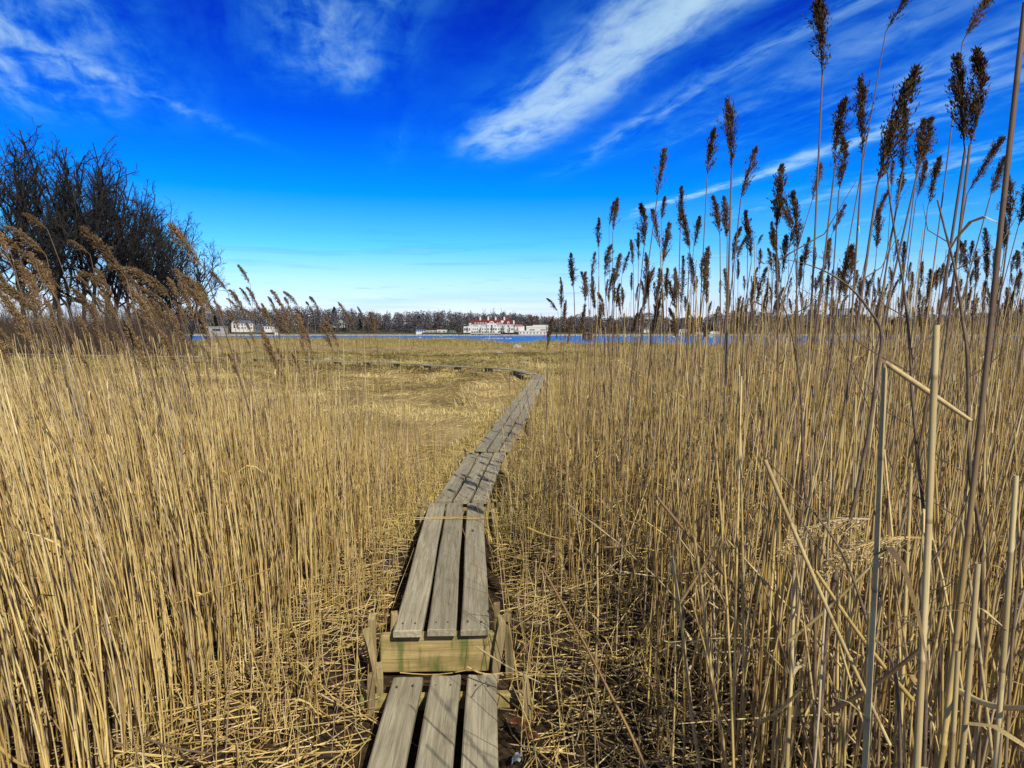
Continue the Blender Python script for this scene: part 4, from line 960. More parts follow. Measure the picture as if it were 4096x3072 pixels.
boulder(886, 1399, 22, 9, 78, M_STONE, 'white stone far out on the meadow near the grove', 12); boulder(913, 1428, 22, 13, 52, M_STONE, 'pale stone just behind the far leg of the boardwalk', 13)
boulder(1118, 1428, 24, 12, 52, M_STONE, 'grey round stone glimpsed between plumed reeds', 14); boulder(1306, 1436, 46, 10, 48, M_STONE, 'flat tan stone behind the boardwalk leg', 15)
boulder(1360, 1429, 30, 8, 52, M_STONE, 'low white stone behind the flat tan one', 16); boulder(1490, 1441, 26, 12, 46, M_STONE, 'pale stone block beside the boardwalk leg', 17); boulder(1570, 1441, 34, 12, 46, M_STONE, 'whitish stone with a dark cleft past the pale block', 18)
boulder(2495, 1452, 44, 12, 42, M_STONE, 'white stone seen through the taller reeds', 19); boulder(2670, 1452, 50, 18, 41, M_STONE, 'larger white stone seen through the taller reeds', 20)
boulder(1590, 1384, 12, 5, 90, M_STONE, 'tiny white stone near the shore grass', 21)

# ------------------------------------------------------------------ bare trees
def gen_tree(seed, H, levels=(13, 9, 8, 6), r0=.018, spread=1.0, fat=1.0, lowest=.22):
    """bare deciduous tree of height H -> (trunk verts, quads), (branch verts, quads)"""
    r = np.random.default_rng(seed)
    K = 8; t = np.linspace(0, 1, K); hb = .74
    tr = np.stack([np.cumsum(r.normal(0, .012, K)) * H, np.cumsum(r.normal(0, .012, K)) * H, t * hb * H], -1); tr[:, :2] -= tr[0, :2]
    RT = H * r0 * np.linspace(1.0, .5, K); RT[0] *= 1.35
    TV, TQ, _ = tubes(tr[None], RT[None], 8)
    par, parR = tr[None], RT[None]; VV, QQ, n = [], [], 0
    cfg = [(.50, (.30, 1.0)), (.46, (.22, 1)), (.44, (.2, 1)), (.50, (.15, 1))]
    for lv, cnt in enumerate(levels):
        Np, Kp, _ = par.shape; f, (ta, tb) = cfg[lv]
        if lv == 0: ta = lowest
        tt_ = (r.random((Np, cnt)) * .9 / cnt + np.linspace(ta, tb, cnt, endpoint=True)[None] * (1 - .9 / cnt)) if lv == 0 else r.uniform(ta, tb, (Np, cnt))
        tt_ = np.clip(tt_, 0, .999); fi = tt_ * (Kp - 1); i0 = fi.astype(int); fr = (fi - i0)[..., None]; rows = np.arange(Np)[:, None]
        p0 = par[rows, i0] * (1 - fr) + par[rows, i0 + 1] * fr
        tan = par[rows, i0 + 1] - par[rows, i0]; tan = tan / (np.linalg.norm(tan, axis=-1, keepdims=True) + 1e-9)
        rp = parR[rows, i0] * (1 - fr[..., 0]) + parR[rows, i0 + 1] * fr[..., 0]
        rv = r.normal(0, 1, (Np, cnt, 3)); rv -= (rv * tan).sum(-1, keepdims=True) * tan; rv /= np.linalg.norm(rv, axis=-1, keepdims=True)
        if lv == 0:
            a = np.arange(cnt) * 2.4 + r.normal(0, .5, cnt); rv = np.stack([np.cos(a), np.sin(a), 0 * a], -1)[None]
        ang = (np.interp(tt_, [ta, 1], [.80, .18]) if lv == 0 else r.uniform(.45, 1.0, (Np, cnt)))[..., None]
        d = tan * np.cos(ang) + rv * np.sin(ang) * spread; d[..., 2] += (.10 if lv < 3 else .18); d /= np.linalg.norm(d, axis=-1, keepdims=True)
        if lv == 0: ln_ = H * f * np.interp(tt_, [ta, 1], [.95, .72]) * r.uniform(.75, 1.1, (Np, cnt))
        else: ln_ = plen[:, None] * f * np.interp(tt_, [0, 1], [1.1, .65]) * r.uniform(.6, 1.2, (Np, cnt))
        Kc = (7, 5, 4, 3)[lv]; s = np.linspace(0, 1, Kc)
        M = Np * cnt; d = d.reshape(M, 3); p0 = p0.reshape(M, 3); ln_ = ln_.reshape(M)
        P = p0[:, None] + d[:, None] * (ln_[:, None, None] * s[None, :, None])
        P[..., 2] += (ln_[:, None] * (s ** 2)[None]) * (.16 if lv < 2 else .08)
        kink = np.cumsum(r.normal(0, .055, (M, Kc, 3)), axis=1); kink -= kink[:, :1]; P += kink * ln_[:, None, None]
        ra = np.minimum(rp.reshape(M) * .8, (H * .0068, H * .0025, H * .0009, H * .00045)[lv] * fat)
        R = ra[:, None] * np.linspace(1, (.45, .45, .5, .4)[lv], Kc)[None]
        V_, Q_, _ = tubes(P, R, (6, 5, 3, 3)[lv]); VV.append(V_); QQ.append(Q_ + n); n += len(V_)
        par, parR, plen = P, R, ln_
    BV = np.concatenate(VV); k = H / np.quantile(BV[:, 2], .992)
    return (TV * k, TQ), (BV * k, np.concatenate(QQ))
TREES = []
for k in range(7):
    (tv_, tq_), (bv_, bq_) = gen_tree(300 + k, 1.0, (12, 8, 8, 6), .012, 1.0 + .1 * (k % 3), 1.0, .3 + .03 * (k % 4))
    a = mk('trunk', tv_, quads=tq_, mats=[M_BARK]); b = mk('crown', bv_, quads=bq_, mats=[M_BARK], smooth=False)
    TREES.append((a.data, b.data)); bpy.data.objects.remove(a); bpy.data.objects.remove(b)
def tree(meshes, p, H, rz, label, group=None, name='bare_tree', wide=1.0, cat='tree'):
    t = empty(name, p, rz, label=label, cat=cat, group=group); t.scale = (H * wide, H * wide, H)
    for nm, md in zip(('trunk', 'crown'), meshes):
        o = bpy.data.objects.new(nm, md); COL.objects.link(o); o.parent = t
    return t
def g_at(x, y): return float(ground_z(x, y)) - .1
GL = 'bare dark tree in the thick of the grove beyond the reeds'; GG = 'bare trees of the grove'
# (u of the trunk, v of the crown top, distance, label)
GROVE = [(150, 720, 104, None), (430, 770, 106, None), (560, 860, 116, None), (250, 640, 82, None), (-90, 600, 62, None), (610, 800, 90, None), (300, 800, 128, None), (660, 930, 122, None), (60, 555, 64, None), (205, 528, 66, 'tallest bare tree of the grove, its thin top rising above the others'), (330, 560, 70, None), (430, 640, 74, None), 
         (520, 715, 80, 'bare tree with the twin-peaked crown midway down the slope of the grove'), (610, 760, 86, None), (690, 868, 92, 'bare tree at the grove edge with a rounded crown over the plumed reeds'), (752, 950, 104, 'lowest and last bare tree of the grove, branches reaching over the marsh'),
         (470, 690, 84, None), (370, 620, 68, None), (100, 540, 70, None), (720, 930, 98, None), (640, 830, 96, None), (-160, 640, 80, None), ]
for k, (u, v, d, lab) in enumerate(GROVE):
    b = at_y(u, 1336, d); zb = g_at(b.x, d); top = at_y(u, v, d)
    tree(TREES[k % 7], (b.x, d, zb), (top.z - zb) * .99, rng.uniform(0, 6.28), lab or GL, None if lab else GG, wide=1.1 if d < 100 else 1.25)
# thicket at the grove foot: twigs past counting
N = 42000; x = np.empty(0); y = np.empty(0)
y = rng.uniform(56, 125, N); x = -rng.uniform(.455, .80, N) * y + rng.normal(0, .6, N) - np.clip((85 - y) / 30, 0, 1) * .0
H = rng.uniform(1.4, 4.2, N) * (.5 + vnoise(x, y, 5, 41)) * np.clip((-x / y - .43) / .06, .3, 1)
P = np.zeros((N, 4, 3)); t = np.linspace(0, 1, 4); az_ = rng.uniform(0, 6.28, N); sp_r = rng.uniform(.1, .7, N)
P[:, :, 0] = x[:, None] + (np.cos(az_) * sp_r * H)[:, None] * t; P[:, :, 1] = y[:, None] + (np.sin(az_) * sp_r * H)[:, None] * t; P[:, :, 2] = (ground_z(x, y) - .1)[:, None] + H[:, None] * (t - .25 * t ** 2 * sp_r[:, None]); 
V_, Q_, L_ = tubes(P, rng.uniform(.010, .022, N)[:, None] * np.linspace(1, .3, 4)[None], 3)
M_THICK = plain('thicket_twig', (.085, .06, .04), .35, 2, .9, .1)
tag(mk('undergrowth', V_, quads=Q_, mats=[M_THICK], smooth=False), 'brown twiggy thicket at the foot of the grove', 'undergrowth', kind='stuff')
# grove floor: a low bank under the trees
bx_ = np.linspace(-190, -24, 40); by_ = np.linspace(52, 150, 40); BY, BX = np.meshgrid(by_, bx_, indexing='ij')
BZ = ground_z(BX, BY) - .3 - .6 * np.clip((58 - BY) / 6, 0, 1) + 1.5 * np.clip((-BX / BY - .47) / .12, 0, 1) * np.clip((BY - 54) / 14, 0, 1) + (vnoise(BX, BY, 4, 42) - .5) * .3
ii = np.arange(39)[:, None] * 40 + np.arange(39)[None]
tag(mk('grove_terrain', np.stack([BX, BY, BZ], -1), quads=np.stack([ii, ii + 1, ii + 41, ii + 40], -1), mats=[plain('leaf_mould', (.12, .085, .05), .35, .8, .95, .05)]), 'low bank of brown leaf mould under the grove', 'ground', kind='structure')

# ------------------------------------------------------------------ far shore
S8 = DF / FPX
def X(u, y=DF): return at_y(u, 1336, y).x
def ZZ(v, y=DF): return at_y(2048, v, y).z
FT = []
for k in range(5):
    (tv_, tq_), (bv_, bq_) = gen_tree(700 + k, 1.0, (11, 7, 6, 4), .02, 1.15, 4.2, .25)
    a = mk('trunk', tv_, quads=tq_, mats=[M_FARBARK]); b = mk('crown', bv_, quads=bq_, mats=[M_FARBARK], smooth=False)
    FT.append((a.data, b.data)); bpy.data.objects.remove(a); bpy.data.objects.remove(b)
SKY_U = [300, 700, 850, 1000, 1100, 1180, 1260, 1330, 1450, 1560, 1620, 1700, 1790, 1860, 1920, 2050, 2120, 2200, 2280, 2400, 2520, 2640, 2760, 2880, 3000, 3100, 3300, 3500, 3700, 3850, 4000, 4150]
SKY_V = [-7 + v_ for v_ in [1240, 1232, 1228, 1236, 1240, 1234, 1238, 1240, 1246, 1256, 1258, 1250, 1248, 1254, 1258, 1262, 1264, 1268, 1272, 1276, 1274, 1276, 1282, 1256, 1250, 1256, 1268, 1272, 1268, 1260, 1250, 1244]]
def wood_material():
    m_, g, p = material('far_wood', .95, .05)
    r = rnd(g); big = g.noise(g.n('ShaderNodeTexCoord').outputs['Object'], .055, 3, .5)
    a = g.ramp(r, [(0, (.06, .056, .055)), (.4, (.09, .083, .08)), (.75, (.12, .11, .105)), (1, (.155, .145, .14))])
    a = g.mix(g.m('MULTIPLY', g.smooth(big, .5, .65), .55), a, (.16, .085, .05))
    a = g.mix(g.m('MULTIPLY', g.smooth(big, .33, .45), .0), a, (.07, .08, .04))
    g.l(a, p.inputs['Base Color']); return m_
M_WOOD = wood_material()
# the wood as one mass: crowns made of many twig clumps, in rows up the slope
VV = []; 
for row, (yy, off) in enumerate(((838, 12), (862, 10), (890, 7), (925, 4), (970, 1), (1030, 0))):
    for u in np.arange(560, 4260, 23 + 2 * row):
        if row == 0 and 1850 < u < 2230: continue
        u_ = u + rng.uniform(-10, 10); k = yy / DF; xx = X(u_, yy)
        v = np.interp(u_, SKY_U, SKY_V) + (float(vnoise(u_, row * 7.0, 55, 91)) - .5) * 22 + rng.uniform(-6, 3) + off * rng.uniform(.6, 1.9) + (26 * rng.random() if row < 2 else 0)
        y_ = yy + rng.uniform(-10, 10); zt = ZZ(v, y_); zb = float(far_z(xx, y_)); rr = rng.uniform(4.2, 7.0); hh = max(zt - zb, 5)
        n = 270; th = rng.uniform(0, 6.28, n); c_ = rng.uniform(-1, 1, n); rad = rng.random(n) ** .33
        q = np.stack([np.cos(th) * np.sqrt(1 - c_ ** 2) * rad * rr, np.sin(th) * np.sqrt(1 - c_ ** 2) * rad * rr * .8, c_ * rad], -1)
        ce = np.array([xx, y_, zb + hh * .60]); q[:, 2] *= hh * .41
        low = rng.random(n) < .22; q[low, 2] = -hh * .6 + rng.random(low.sum()) * hh * .5
        pos = ce + q; d = rng.normal(0, 1, (n, 3));  d /= np.linalg.norm(d, axis=1, keepdims=True)
        s = np.cross(d, rng.normal(0, 1, (n, 3))); s /= np.linalg.norm(s, axis=1, keepdims=True); L = rng.uniform(.5, 1.4, (n, 1)); w = rng.uniform(.25, .7, (n, 1))
        VV.append(np.stack([pos - d * L, pos + s * w, pos + d * L, pos - s * w], 1).reshape(-1, 3))
V = np.concatenate(VV)
tag(mk('far_wood', V, quads=np.arange(len(V)).reshape(-1, 4), mats=[M_WOOD], smooth=False), 'leafless grey-brown wood covering the far shore', 'woods', kind='stuff')
def far_tree(u, vt, yy, label, group=None, k=0, wide=1.0, vb=None):
    x = X(u, yy); zb = float(far_z(x, yy)) - .3 if vb is None else ZZ(vb, yy); H = ZZ(vt, yy) - zb
    tree(FT[k % 5], (x, yy, zb), H, rng.uniform(0, 6.28), label, group, wide=wide)
for u, vt, lab, w in ((1935, 1237, 'broad airy bare tree rising behind the red roof, first of the tall pair', .95), (1975, 1232, 'tallest airy bare tree behind the red roof', .9), (2012, 1233, 'airy bare tree behind the last chimneys of the mansion', .85), (2060, 1243, 'slighter bare tree standing over the brick flats', .9)):
    far_tree(u, vt, 905, lab, None, int(u), w * .8)
for u, vt, lab, w, vb in ((1870, 1306, 'small bare tree before the low wing of the mansion', 1.0, 1333), (1922, 1306, 'round small bare tree before the mansion arcade', 1.0, 1333), (1968, 1298, 'pale slim bare tree before the central bay of the mansion', .6, 1334),
                          (2010, 1297, 'largest bare tree on the mansion lawn, dark and spreading', 1.0, 1337), (2038, 1305, 'forked bare tree between the mansion lawn and its end chimney', .8, 1337), (2070, 1305, 'dense dark bare tree hiding the pink roofed wing', 1.0, 1334)):
    far_tree(u, vt, 797.5, lab, None, int(u), w, vb)
GS = 'bare trees along the far skyline'; LS = 'bare tree breaking the skyline of the far wood'
for k, u in enumerate(list(range(1060, 1900, 46)) + list(range(2110, 2330, 44)) + list(range(2380, 4100, 70))):
    u_ = u + rng.uniform(-14, 14); far_tree(u_, np.interp(u_, SKY_U, SKY_V) - rng.uniform(1, 8), 935 + rng.uniform(-15, 25), LS, GS, k, rng.uniform(.55, .8))
def pine(u, vt, yy, label, w=.16):
    x = X(u, yy); zb = float(far_z(x, yy)); H = ZZ(vt, yy) - zb; t = empty('pine_tree', (x, yy, zb), 0, label=label, cat='tree')
    V_, Q_, _ = tubes(np.array([[[0, 0, 0], [0, 0, H * .95]]]), np.array([[H * .02, H * .006]]), 6); mk('trunk', V_, quads=Q_, mats=[M_FARBARK], parent=t)
    n = 700; z = rng.uniform(.35, 1, n) ** .9; rad = (1.02 - z) * w * 1.4 * H * rng.uniform(.3, 1, n) + .3; a = rng.uniform(0, 6.28, n)
    pos = np.stack([np.cos(a) * rad, np.sin(a) * rad, z * H], -1); d = np.stack([np.cos(a), np.sin(a), rng.normal(0, .3, n)], -1); s = np.stack([-np.sin(a), np.cos(a), rng.normal(0, .5, n)], -1) * .45
    VV = np.stack([pos - d * .7, pos + s, pos + d * .9, pos - s], 1).reshape(-1, 3); mk('crown', VV, quads=np.arange(n * 4).reshape(-1, 4), mats=[M_PINE], parent=t, smooth=False)
pine(1338, 1227, 900, 'flat topped dark pine standing over the two-gabled house', .26); pine(862, 1262, 830, 'dark green fir on the far shore behind the plumed reeds', .2); pine(1440, 1278, 850, 'small green pine half sunk in the far wood', .22); pine(1676, 1264, 860, 'dark pine in the far wood before the low cabanas', .22)

# ---- the mansion
def mansion():
    o = lambda a: X(1800 + a * .20344); h = lambda b: ZZ(1230 + b * .20344)
    t = empty('mansion', (X(1965), DF, h(495)), 0, label='white shoreline mansion with a long red tiled roof and four tall chimneys', cat='mansion'); T = t.location
    def bx(a0, a1, y0, y1, b1, b0): return (o(a0) - T.x, o(a1) - T.x, y0, y1, h(b1) - T.z, h(b0) - T.z)
    MB().box(*bx(420, 1250, 0, 16, 495, 325)).build('wall', M_WHITE, t)
    MB().hip(*bx(412, 1252, -.6, 16.6, 326, 222), 5.6, 3.9).build('roof', M_REDROOF, t)
    tw = MB(); cx, cy = o(402) - T.x, 3.0
    tw.lathe(cx, cy, [(2.15, h(495) - T.z), (2.15, h(300) - T.z)]); tob = tw.build('turret', M_WHITE, t, False)
    MB().lathe(cx + .4, cy, [(2.5, h(300) - T.z), (.05, h(236) - T.z)], 14).build('turret_roof', M_REDROOF, tob)
    for a in (592, 750, 897, 1068):
        c = MB().box(*bx(a - 15, a + 15, 5, 7.4, 250, 200)); c.arch(*bx(a - 17, a + 17, 4.8, 7.6, 200, 178)); c.build('chimney', M_WHITE, t)
    MB().box(*bx(1240, 1268, 2, 6, 335, 253)).build('chimney', M_WHITE, t)
    w1 = MB().box(*bx(725, 915, -1.6, 0, 495, 312)); w1.arch(*bx(770, 870, -1.2, 6, 312, 268)); w1.build('central_bay', M_WHITE, t)
    for a in (500, 557, 605, 653, 703, 935, 980, 1025):
        d_ = MB().arch(*bx(a - 15, a + 15, -.4, 4, 328, 292)).build('dormer', M_WHITE, t); MB().box(*bx(a - 6, a + 6, -.5, -.4, 320, 302)).build('window', M_DARK, d_)
    d_ = MB().arch(*bx(1126, 1166, -.5, 5, 328, 272)).build('dormer', M_WHITE, t); MB().box(*bx(1138, 1156, -.6, -.5, 322, 290)).build('window', M_DARK, d_)
    MB().box(*bx(1000, 1056, 1.0, 5, 292, 256)).build('roof_cabin', M_WHITE, t)
    W_ = [(a, -.12, 346, 370, 6) for a in (465, 491, 511, 537, 617, 653, 690, 935, 960, 1000, 1040, 1080, 1210, 1234)] + [(a, -1.72, 346, 372, 7) for a in (750, 887)] + [(820, -1.72, 345, 375, 14)] + [(a, -1.72, 290, 318, 7) for a in (799, 820, 841)] + \
        [(1147, -.12, 350, 376, 20)] + [(a, -.12, 412, 440, 9) for a in (456, 496, 540, 600, 645, 690, 960, 1005, 1050, 1210, 1233)] + [(a, -1.72, 408, 446, 13) for a in (750, 808, 862, 905)] + \
        [(a, -.12, 470, 494, 17) for a in (440, 487, 535, 590, 645, 695, 960, 1010, 1060)] + [(a, -1.72, 470, 494, 17) for a in (750, 805, 860)]
    for a, y0, b0, b1, hw in W_:
        if b0 == 290: y0 = -1.32
        MB().box(*bx(a - hw, a + hw, y0, y0 + .12, b1, b0)).build('window', M_DARK, t)
    MB().box(*bx(270, 418, -2, 10, 495, 372)).box(*bx(330, 370, -2.3, -2.0, 495, 366)).build('wing', M_WHITE, t)
    for a in (290, 318, 345, 385): MB().box(*bx(a - 8, a + 8, -2.42, -2.3 if a == 345 else -2.02, 450, 405)).build('window', M_DARK, t)
    wg = MB().box(*bx(1268, 1462, 1, 14, 480, 365)).build('wing', M_WHITE, t)
    MB().hip(*bx(1262, 1440, .5, 14.5, 366, 333), 1.0, 1.0).build('wing_roof', plain('faded_pink_roof', (.42, .13, .13), .15, .6), wg)
    MB().box(*bx(410, 1000, -6, -5.6, 512, 498)).build('terrace_wall', M_WHITE, t)
mansion()
def house(u0, u1, v0, v1, yy, label, roof='hip', rv=None, wm=M_WHITE, rm=M_SLATE, win=(3, 1), depth=9, name='house', cat='house', gables=(), wh=.42, base_ext=3):
    """walls between pixel columns u0-u1 and rows v1 (foot) - v0 (eave); roof up to rv"""
    t = empty(name, (X((u0 + u1) / 2, yy), yy, ZZ(v1, yy)), 0, label=label, cat=cat); T = t.location
    x0, x1, H = X(u0, yy) - T.x, X(u1, yy) - T.x, ZZ(v0, yy) - T.z
    MB().box(x0, x1, 0, depth, -base_ext, H).build('wall', wm, t)
    if rv is not None:
        hr = ZZ(rv, yy) - T.z; m_ = MB()
        if roof == 'hip': m_.hip(x0 - .4, x1 + .4, -.5, depth + .5, H + .005, hr, (x1 - x0) * .22, (x1 - x0) * .22)
        elif roof == 'gable': m_.gable(x0 - .4, x1 + .4, -.5, depth + .5, H + .005, hr)
        else: m_.box(x0 - .3, x1 + .3, -.4, depth + .3, H + .005, hr)
        m_.build('roof', rm, t)
    for (a, b, vv) in gables:
        g0, g1, gz_ = X(a, yy) - T.x, X(b, yy) - T.x, ZZ(vv, yy) - T.z
        e = MB().box(g0, g1, -1.5, -.02, -base_ext, H).gable(g0 - .2, g1 + .2, -1.7, 2, H + .005, gz_).build('gable_front', wm, t)
        MB().box((g0 + g1) / 2 - .9, (g0 + g1) / 2 + .9, -1.62, -1.5, H * .25, H * .8).build('window', M_DARK, e)
    nx_, nz_ = win
    for j in range(nz_):
        for i in range(nx_):
            xc = x0 + (x1 - x0) * (i + .5) / nx_; zc2 = H * (j + .5) / nz_; hw = (x1 - x0) / nx_ * .24; hh = H / nz_ * wh / 2
            MB().box(xc - hw, xc + hw, -.12, -.02, zc2 - hh, zc2 + hh).build('window', M_DARK, t)
    return t
house(1328, 1350, 1288, 1301, 850, 'two-storey white house with a long veranda and dark roof above the beach', 'hip', 1279, win=(4, 2), gables=((1354, 1372, 1279),))
house(1374, 1384, 1290, 1301, 851, 'small white wing of the veranda house with a slate roof', 'hip', 1281, win=(2, 1))
house(926, 1012, 1293, 1318, 830, 'long white house with stepped dark roofs behind leaning plumes', 'hip', 1281, win=(7, 2), gables=((930, 950, 1276),))
house(1050, 1090, 1305, 1319, 815, 'white boathouse with wide doors near the little pavilion', 'flat', 1302, win=(4, 1), wh=.6)
house(1060, 1076, 1276, 1298, 850, 'narrow white tower house above the boathouse', 'flat', 1273, win=(2, 2))
house(1022, 1044, 1303, 1322, 812, 'grey cottage between the long white house and the boathouse', 'gable', 1294, wm=M_SLATE, win=(2, 1))
house(1099, 1111, 1322, 1331, 806, 'tiny white garden pavilion with a pointed roof at the beach', 'gable', 1314, win=(2, 1), rm=M_WHITE, depth=3, wh=.6)
house(832, 900, 1309, 1330, 806, 'pale stone seawall with a small dark doorway', 'flat', 1306, wm=M_STONE, rm=M_STONE, win=(1, 1), name='seawall', cat='wall')
house(800, 830, 1282, 1300, 840, 'small white house glimpsed through plumes near the fir', 'hip', 1272, win=(3, 1))
house(1664, 1702, 1322, 1329, 806, 'low white cabana with a blue awning at the end of the beach', 'flat', 1318, win=(5, 1), rm=M_BLUE, wh=.7)
house(1706, 1742, 1324, 1330, 808, 'long low white cabana beside the blue-awning one', 'flat', 1322, win=(6, 1), rm=M_WHITE, wh=.7)
house(1748, 1786, 1323, 1330, 807, 'low white beach pavilion with pale boarded front', 'flat', 1319, win=(2, 1), rm=M_WHITE)
house(1796, 1822, 1326, 1331, 806, 'low shed with a grey pitched roof beside the mansion hedge', 'hip', 1320, win=(3, 1))
house(2106, 2195, 1311, 1328, 812, 'white clubhouse with a long dark band of windows', 'flat', 1304, win=(2, 1), rm=M_WHITE, wh=.2)
house(2132, 2190, 1303, 1312, 822, 'upper storey block of the white clubhouse with a dark verandah', 'flat', 1300, win=(1, 1), rm=M_WHITE, wh=.4)
house(2075, 2198, 1325, 1338, 797, 'long low white boat pavilion on dark piles at the water', 'flat', 1322, win=(9, 1), rm=M_WHITE, depth=7, wh=.35)
house(2016, 2038, 1266, 1296, 1000, 'red brick apartment block behind the mansion, taller corner part', 'flat', 1260, wm=M_BRICK, rm=M_BRICK, win=(3, 5), depth=14, name='apartment_block', cat='apartments', wh=.35)
house(2040, 2086, 1272, 1298, 1004, 'red brick apartment block with pale balconies stepping down from the taller one', 'flat', 1270, wm=M_BRICK, rm=M_BRICK, win=(6, 4), depth=14, name='apartment_block', cat='apartments', wh=.35)
house(2112, 2156, 1269, 1296, 1004, 'far red brick apartment block with a stepped roof', 'flat', 1266, wm=M_BRICK, rm=M_BRICK, win=(6, 4), depth=14, name='apartment_block', cat='apartments', wh=.35, gables=())
house(2113, 2128, 1262, 1266, 1003, 'brick lift house on the stepped roof of the far apartment block', 'flat', 1258, wm=M_BRICK, rm=M_BRICK, win=(1, 1), depth=8, name='lift_house', cat='rooftop', base_ext=0)
house(2548, 2645, 1267, 1284, 960, 'pale flat-roofed school building on the hill beyond the reeds', 'flat', 1263, wm=plain('cream_render', (.62, .55, .42), .1, .3), rm=M_SLATE, win=(9, 2), depth=14, name='school', cat='building')
house(2578, 2612, 1259, 1262, 965, 'raised dark-roofed middle block of the pale hilltop school', 'hip', 1250, wm=plain('cream_wall', (.62, .55, .42), .1, .3), win=(3, 1), base_ext=0, name='school_tower', cat='building')
house(2716, 2756, 1326, 1344, 800, 'square white boathouse with a hipped roof among the reeds', 'hip', 1316, rm=M_STONE, win=(4, 1), wh=.6)
house(2784, 2812, 1333, 1346, 802, 'low white shed, first of the two past the square boathouse', 'gable', 1328, win=(3, 1), rm=M_WHITE)
house(2842, 2882, 1331, 1346, 803, 'long white boat shed with a pale pitched roof', 'hip', 1326, win=(5, 1), rm=M_WHITE)
house(2574, 2596, 1315, 1323, 830, 'small white house in the wood above the blue water', 'gable', 1309, win=(2, 1))
for u0, u1, v0, v1, lab in ((3074, 3100, 1330, 1344, 'white gabled house beyond the arching vine'), (3308, 3348, 1333, 1350, 'broad white house seen through the dense stems'), (3420, 3470, 1330, 1352, 'bright white house by the snapped pale reed'), (3270, 3292, 1336, 1346, 'little white house near the dark sapling'), (2955, 2968, 1335, 1346, 'small white hut beyond the straight lone reed')):
    house(u0, u1, v0, v1, 806, lab, 'gable', v0 - 7, win=(3, 1))
for k, (u0, u1, v, lab) in enumerate(((3244, 3262, 1240, 'slim blue-grey high-rise tower far beyond the wood'), (3365, 3395, 1236, 'wider blue-grey high-rise tower far beyond the wood'), (3520, 3545, 1222, 'tallest blue-grey high-rise tower beyond the densest reeds'))):
    house(u0, u1, v, 1330, 2100, lab, 'flat', v - 3, wm=M_TOWER, rm=M_TOWER, win=(3, 14), depth=30, name='tower_block', cat='tower', wh=.4)
# hedges, seawall
def strip(u0, u1, v0, v1, yy, mat, name, label, cat, jag=.35, depth=2.0):
    n = max(int((u1 - u0) / 3), 4); xs = np.linspace(X(u0, yy), X(u1, yy), n); zb = ZZ(v1, yy) - 1.0; zt = ZZ(v0, yy) + (rng.random(n) - .5) * jag; yj = (rng.random(n) - .5) * jag
    V_ = np.concatenate([np.stack([xs, yy + yj, np.full(n, zb)], -1), np.stack([xs, yy + yj, zt], -1), np.stack([xs, yy + depth + yj, zt + .1], -1), np.stack([xs, np.full(n, yy + depth), np.full(n, zb)], -1)])
    Q_ = [(r_ * n + i, r_ * n + i + 1, (r_ + 1) * n + i + 1, (r_ + 1) * n + i) for r_ in range(3) for i in range(n - 1)] + [(i, 3 * n + i, 3 * n + i + 1, i + 1) for i in range(n - 1)]
    return tag(mk(name, V_, quads=Q_, tris=[(0, n, 2 * n), (0, 2 * n, 3 * n), (n - 1, 3 * n - 1, 2 * n - 1), (n - 1, 4 * n - 1, 3 * n - 1)], mats=[mat], smooth=False), label, cat)
strip(1688, 1826, 1330, 1336, 801, M_HEDGE, 'hedge', 'dark clipped hedge in front of the low cabanas', 'hedge'); strip(1828, 2002, 1333.5, 1337, 796.5, M_HEDGE, 'hedge', 'long dark hedge along the lawn below the mansion terrace', 'hedge')
strip(1660, 2230, 1338.2, 1343, 793.5, M_STONE, 'seawall', 'rough stone seawall below the mansion and clubhouse', 'wall', .9); strip(2230, 2900, 1341, 1345, 794, M_STONE, 'seawall', 'low stone seawall running on past the red float', 'wall', .9)

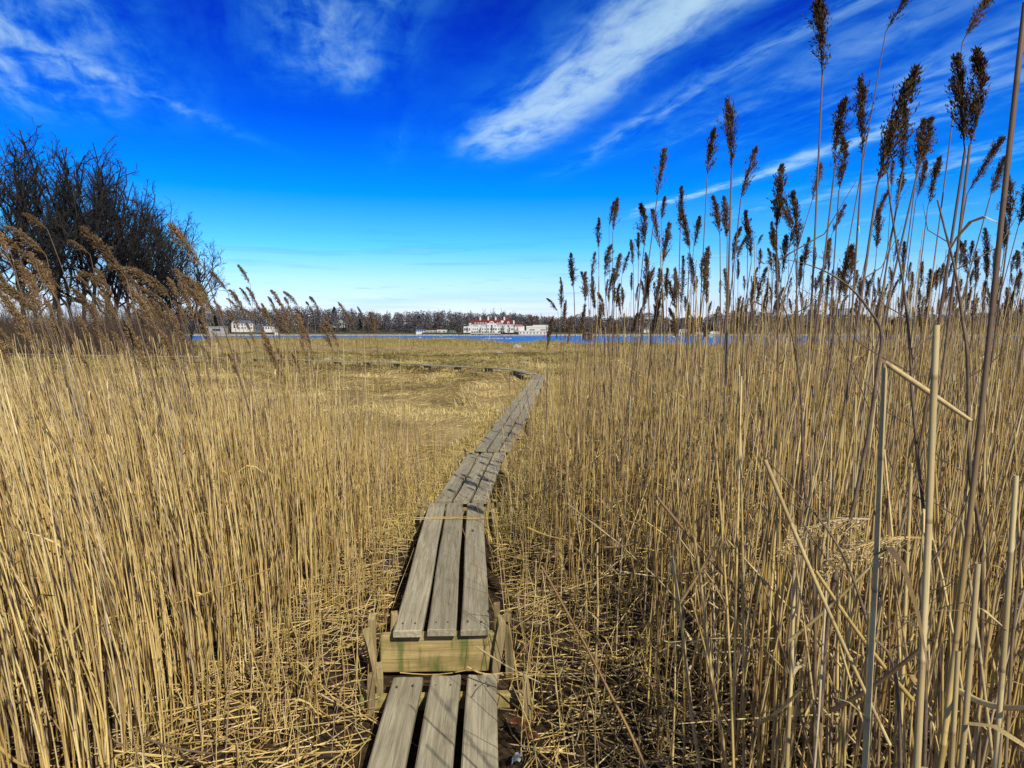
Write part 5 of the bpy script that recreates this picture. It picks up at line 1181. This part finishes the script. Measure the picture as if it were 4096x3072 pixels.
# ---- things afloat
def dock(u0, u1, v, d, label, extras):
    p0, p1 = at_y(u0, v, d), at_y(u1, v, d); t = empty('floating_dock', ((p0.x + p1.x) / 2, d, WATER_Z), 0, label=label, cat='dock'); L = p1.x - p0.x
    MB().box(-L / 2, L / 2, -1.3, 1.3, -.15, .38).build('deck', M_GREYHULL, t)
    m_ = MB()
    for i in range(5): m_.lathe(-L / 2 + L * (i + .5) / 5, -1.32, [(.22, -.2), (.22, .25)], 8)
    for i in range(5): MB().lathe(-L / 2 + L * (i + .5) / 5, -1.42, [(.2, -.2), (.2, .22)], 8).build('float', M_DARK, t)
    return t, L
def boat(u, v, d, L, label, canopy=False, rz=0.0, z=None, cover=None):
    p = at_y(u, v, d); t = empty('motor_boat', (p.x, d, WATER_Z if z is None else z), rz, label=label, cat='boat'); n = 9; vs = []
    for i in range(n):
        s = i / (n - 1); w = .28 * L * .5 * (1 - max(s - .45, 0) ** 2 * 3.1) ; sh = .095 * L * (.85 + .5 * s * s); x_ = (s - .5) * L
        vs += [(x_ - .03 * L * (1 - s), -w * .45, -.05 * L * .5), (x_, -w, sh), (x_, -w * .86, sh * .96), (x_, w * .86, sh * .96), (x_, w, sh), (x_ - .03 * L * (1 - s), w * .45, -.05 * L * .5)]
    fs = [tuple(i * 6 + k for k in (a, b)) + tuple((i + 1) * 6 + k for k in (b, a)) for i in range(n - 1) for a, b in ((0, 1), (1, 2), (2, 3), (3, 4), (4, 5), (5, 0))] + [(0, 1, 2, 3, 4, 5), tuple((n - 1) * 6 + k for k in (5, 4, 3, 2, 1, 0))]
    MB().add(vs, fs).build('hull', M_WHITE, t)
    MB().add([(.02 * L, -.1 * L, .14 * L), (.02 * L, .1 * L, .14 * L), (-.06 * L, .09 * L, .25 * L), (-.06 * L, -.09 * L, .25 * L), (.06 * L, -.1 * L, .14 * L), (.06 * L, .1 * L, .14 * L), (-.03 * L, .09 * L, .25 * L), (-.03 * L, -.09 * L, .25 * L)],
             [(0, 1, 2, 3), (4, 7, 6, 5), (0, 3, 7, 4), (1, 5, 6, 2), (3, 2, 6, 7), (0, 4, 5, 1)]).build('windscreen', M_DARK, t)
    MB().box(-.56 * L, -.5 * L, -.06 * L, .06 * L, .0, .2 * L).build('outboard_motor', M_DARK, t)
    if canopy: MB().box(-.3 * L, .1 * L, -.12 * L, .12 * L, .31 * L, .34 * L).box(-.3 * L, -.28 * L, -.12 * L, -.1 * L, .12 * L, .31 * L).box(.08 * L, .1 * L, -.12 * L, -.1 * L, .12 * L, .31 * L).build('canopy', cover or M_WHITE, t)
    return t
boat(1672, 1350, 440, 3.8, 'small white open boat moored alone off the beach')
dock(1734, 1820, 1357, 330, 'long grey floating dock with a covered boat moored behind it', None); boat(1768, 1354, 333.5, 3.0, 'boat under a pale cover moored behind the long grey dock', True); boat(1795, 1355, 334, 2.4, 'small dinghy behind the far end of the long grey dock')
dock(1940, 2030, 1358, 325, 'second floating dock with a mooring post, below the mansion', None); boat(2032, 1357, 322, 3.4, 'white boat with a blue canopy tied to the second dock', True, .5, cover=M_BLUE); boat(2003, 1355, 328, 3, 'low dark-covered boat behind the second dock', False)
p = at_y(1959, 1357, 324); t = MB().lathe(0, 0, [(.12, -1), (.12, 2.0), (.02, 2.15)], 8).build('mooring_post', M_WHITE); t.location = (p.x, 323.4, WATER_Z); tag(t, 'white mooring post standing at the end of the second dock', 'post')
p = at_y(2178, 1346, 620); t = MB().lathe(0, 0, [(.5, -.3), (.9, .2), (.85, .8), (.25, 1.3), (.12, 2.2), (.12, 2.4)], 10).build('buoy', M_RED, None, True); t.location = (p.x, 620, WATER_Z); tag(t, 'small red buoy afloat off the white clubhouse', 'buoy')
house(2334, 2372, 1336, 1364, 255, 'rust-brown boathouse raft afloat behind the first plumed stems', 'gable', 1328, wm=M_RUST, rm=M_RUST, win=(2, 1), depth=4, name='houseboat', cat='houseboat', base_ext=.6)
for k, (u, v, d, L, lab) in enumerate(((2445, 1349, 600, 9, 'white motor boat in the marina, first past the rusty houseboat'), (2490, 1349, 610, 10, 'white motor boat in the marina beside the first one'), (2536, 1349, 620, 9, 'white motor boat in the marina before the little house in the wood'), (2684, 1352, 520, 9, 'white motor boat moored before the square boathouse'),
                                      (2836, 1355, 480, 8, 'white motor boat moored off the pale boat shed'), (2900, 1353, 520, 9, 'white motor boat moored past the pale boat shed'), (3130, 1362, 400, 7, 'blue-canopied motor boat beyond the arching vine'))):
    boat(u, v, d, L * .62, lab, k % 2 == 0 or k == 6, rng.uniform(-.3, .3), cover=M_BLUE if k == 6 else None)
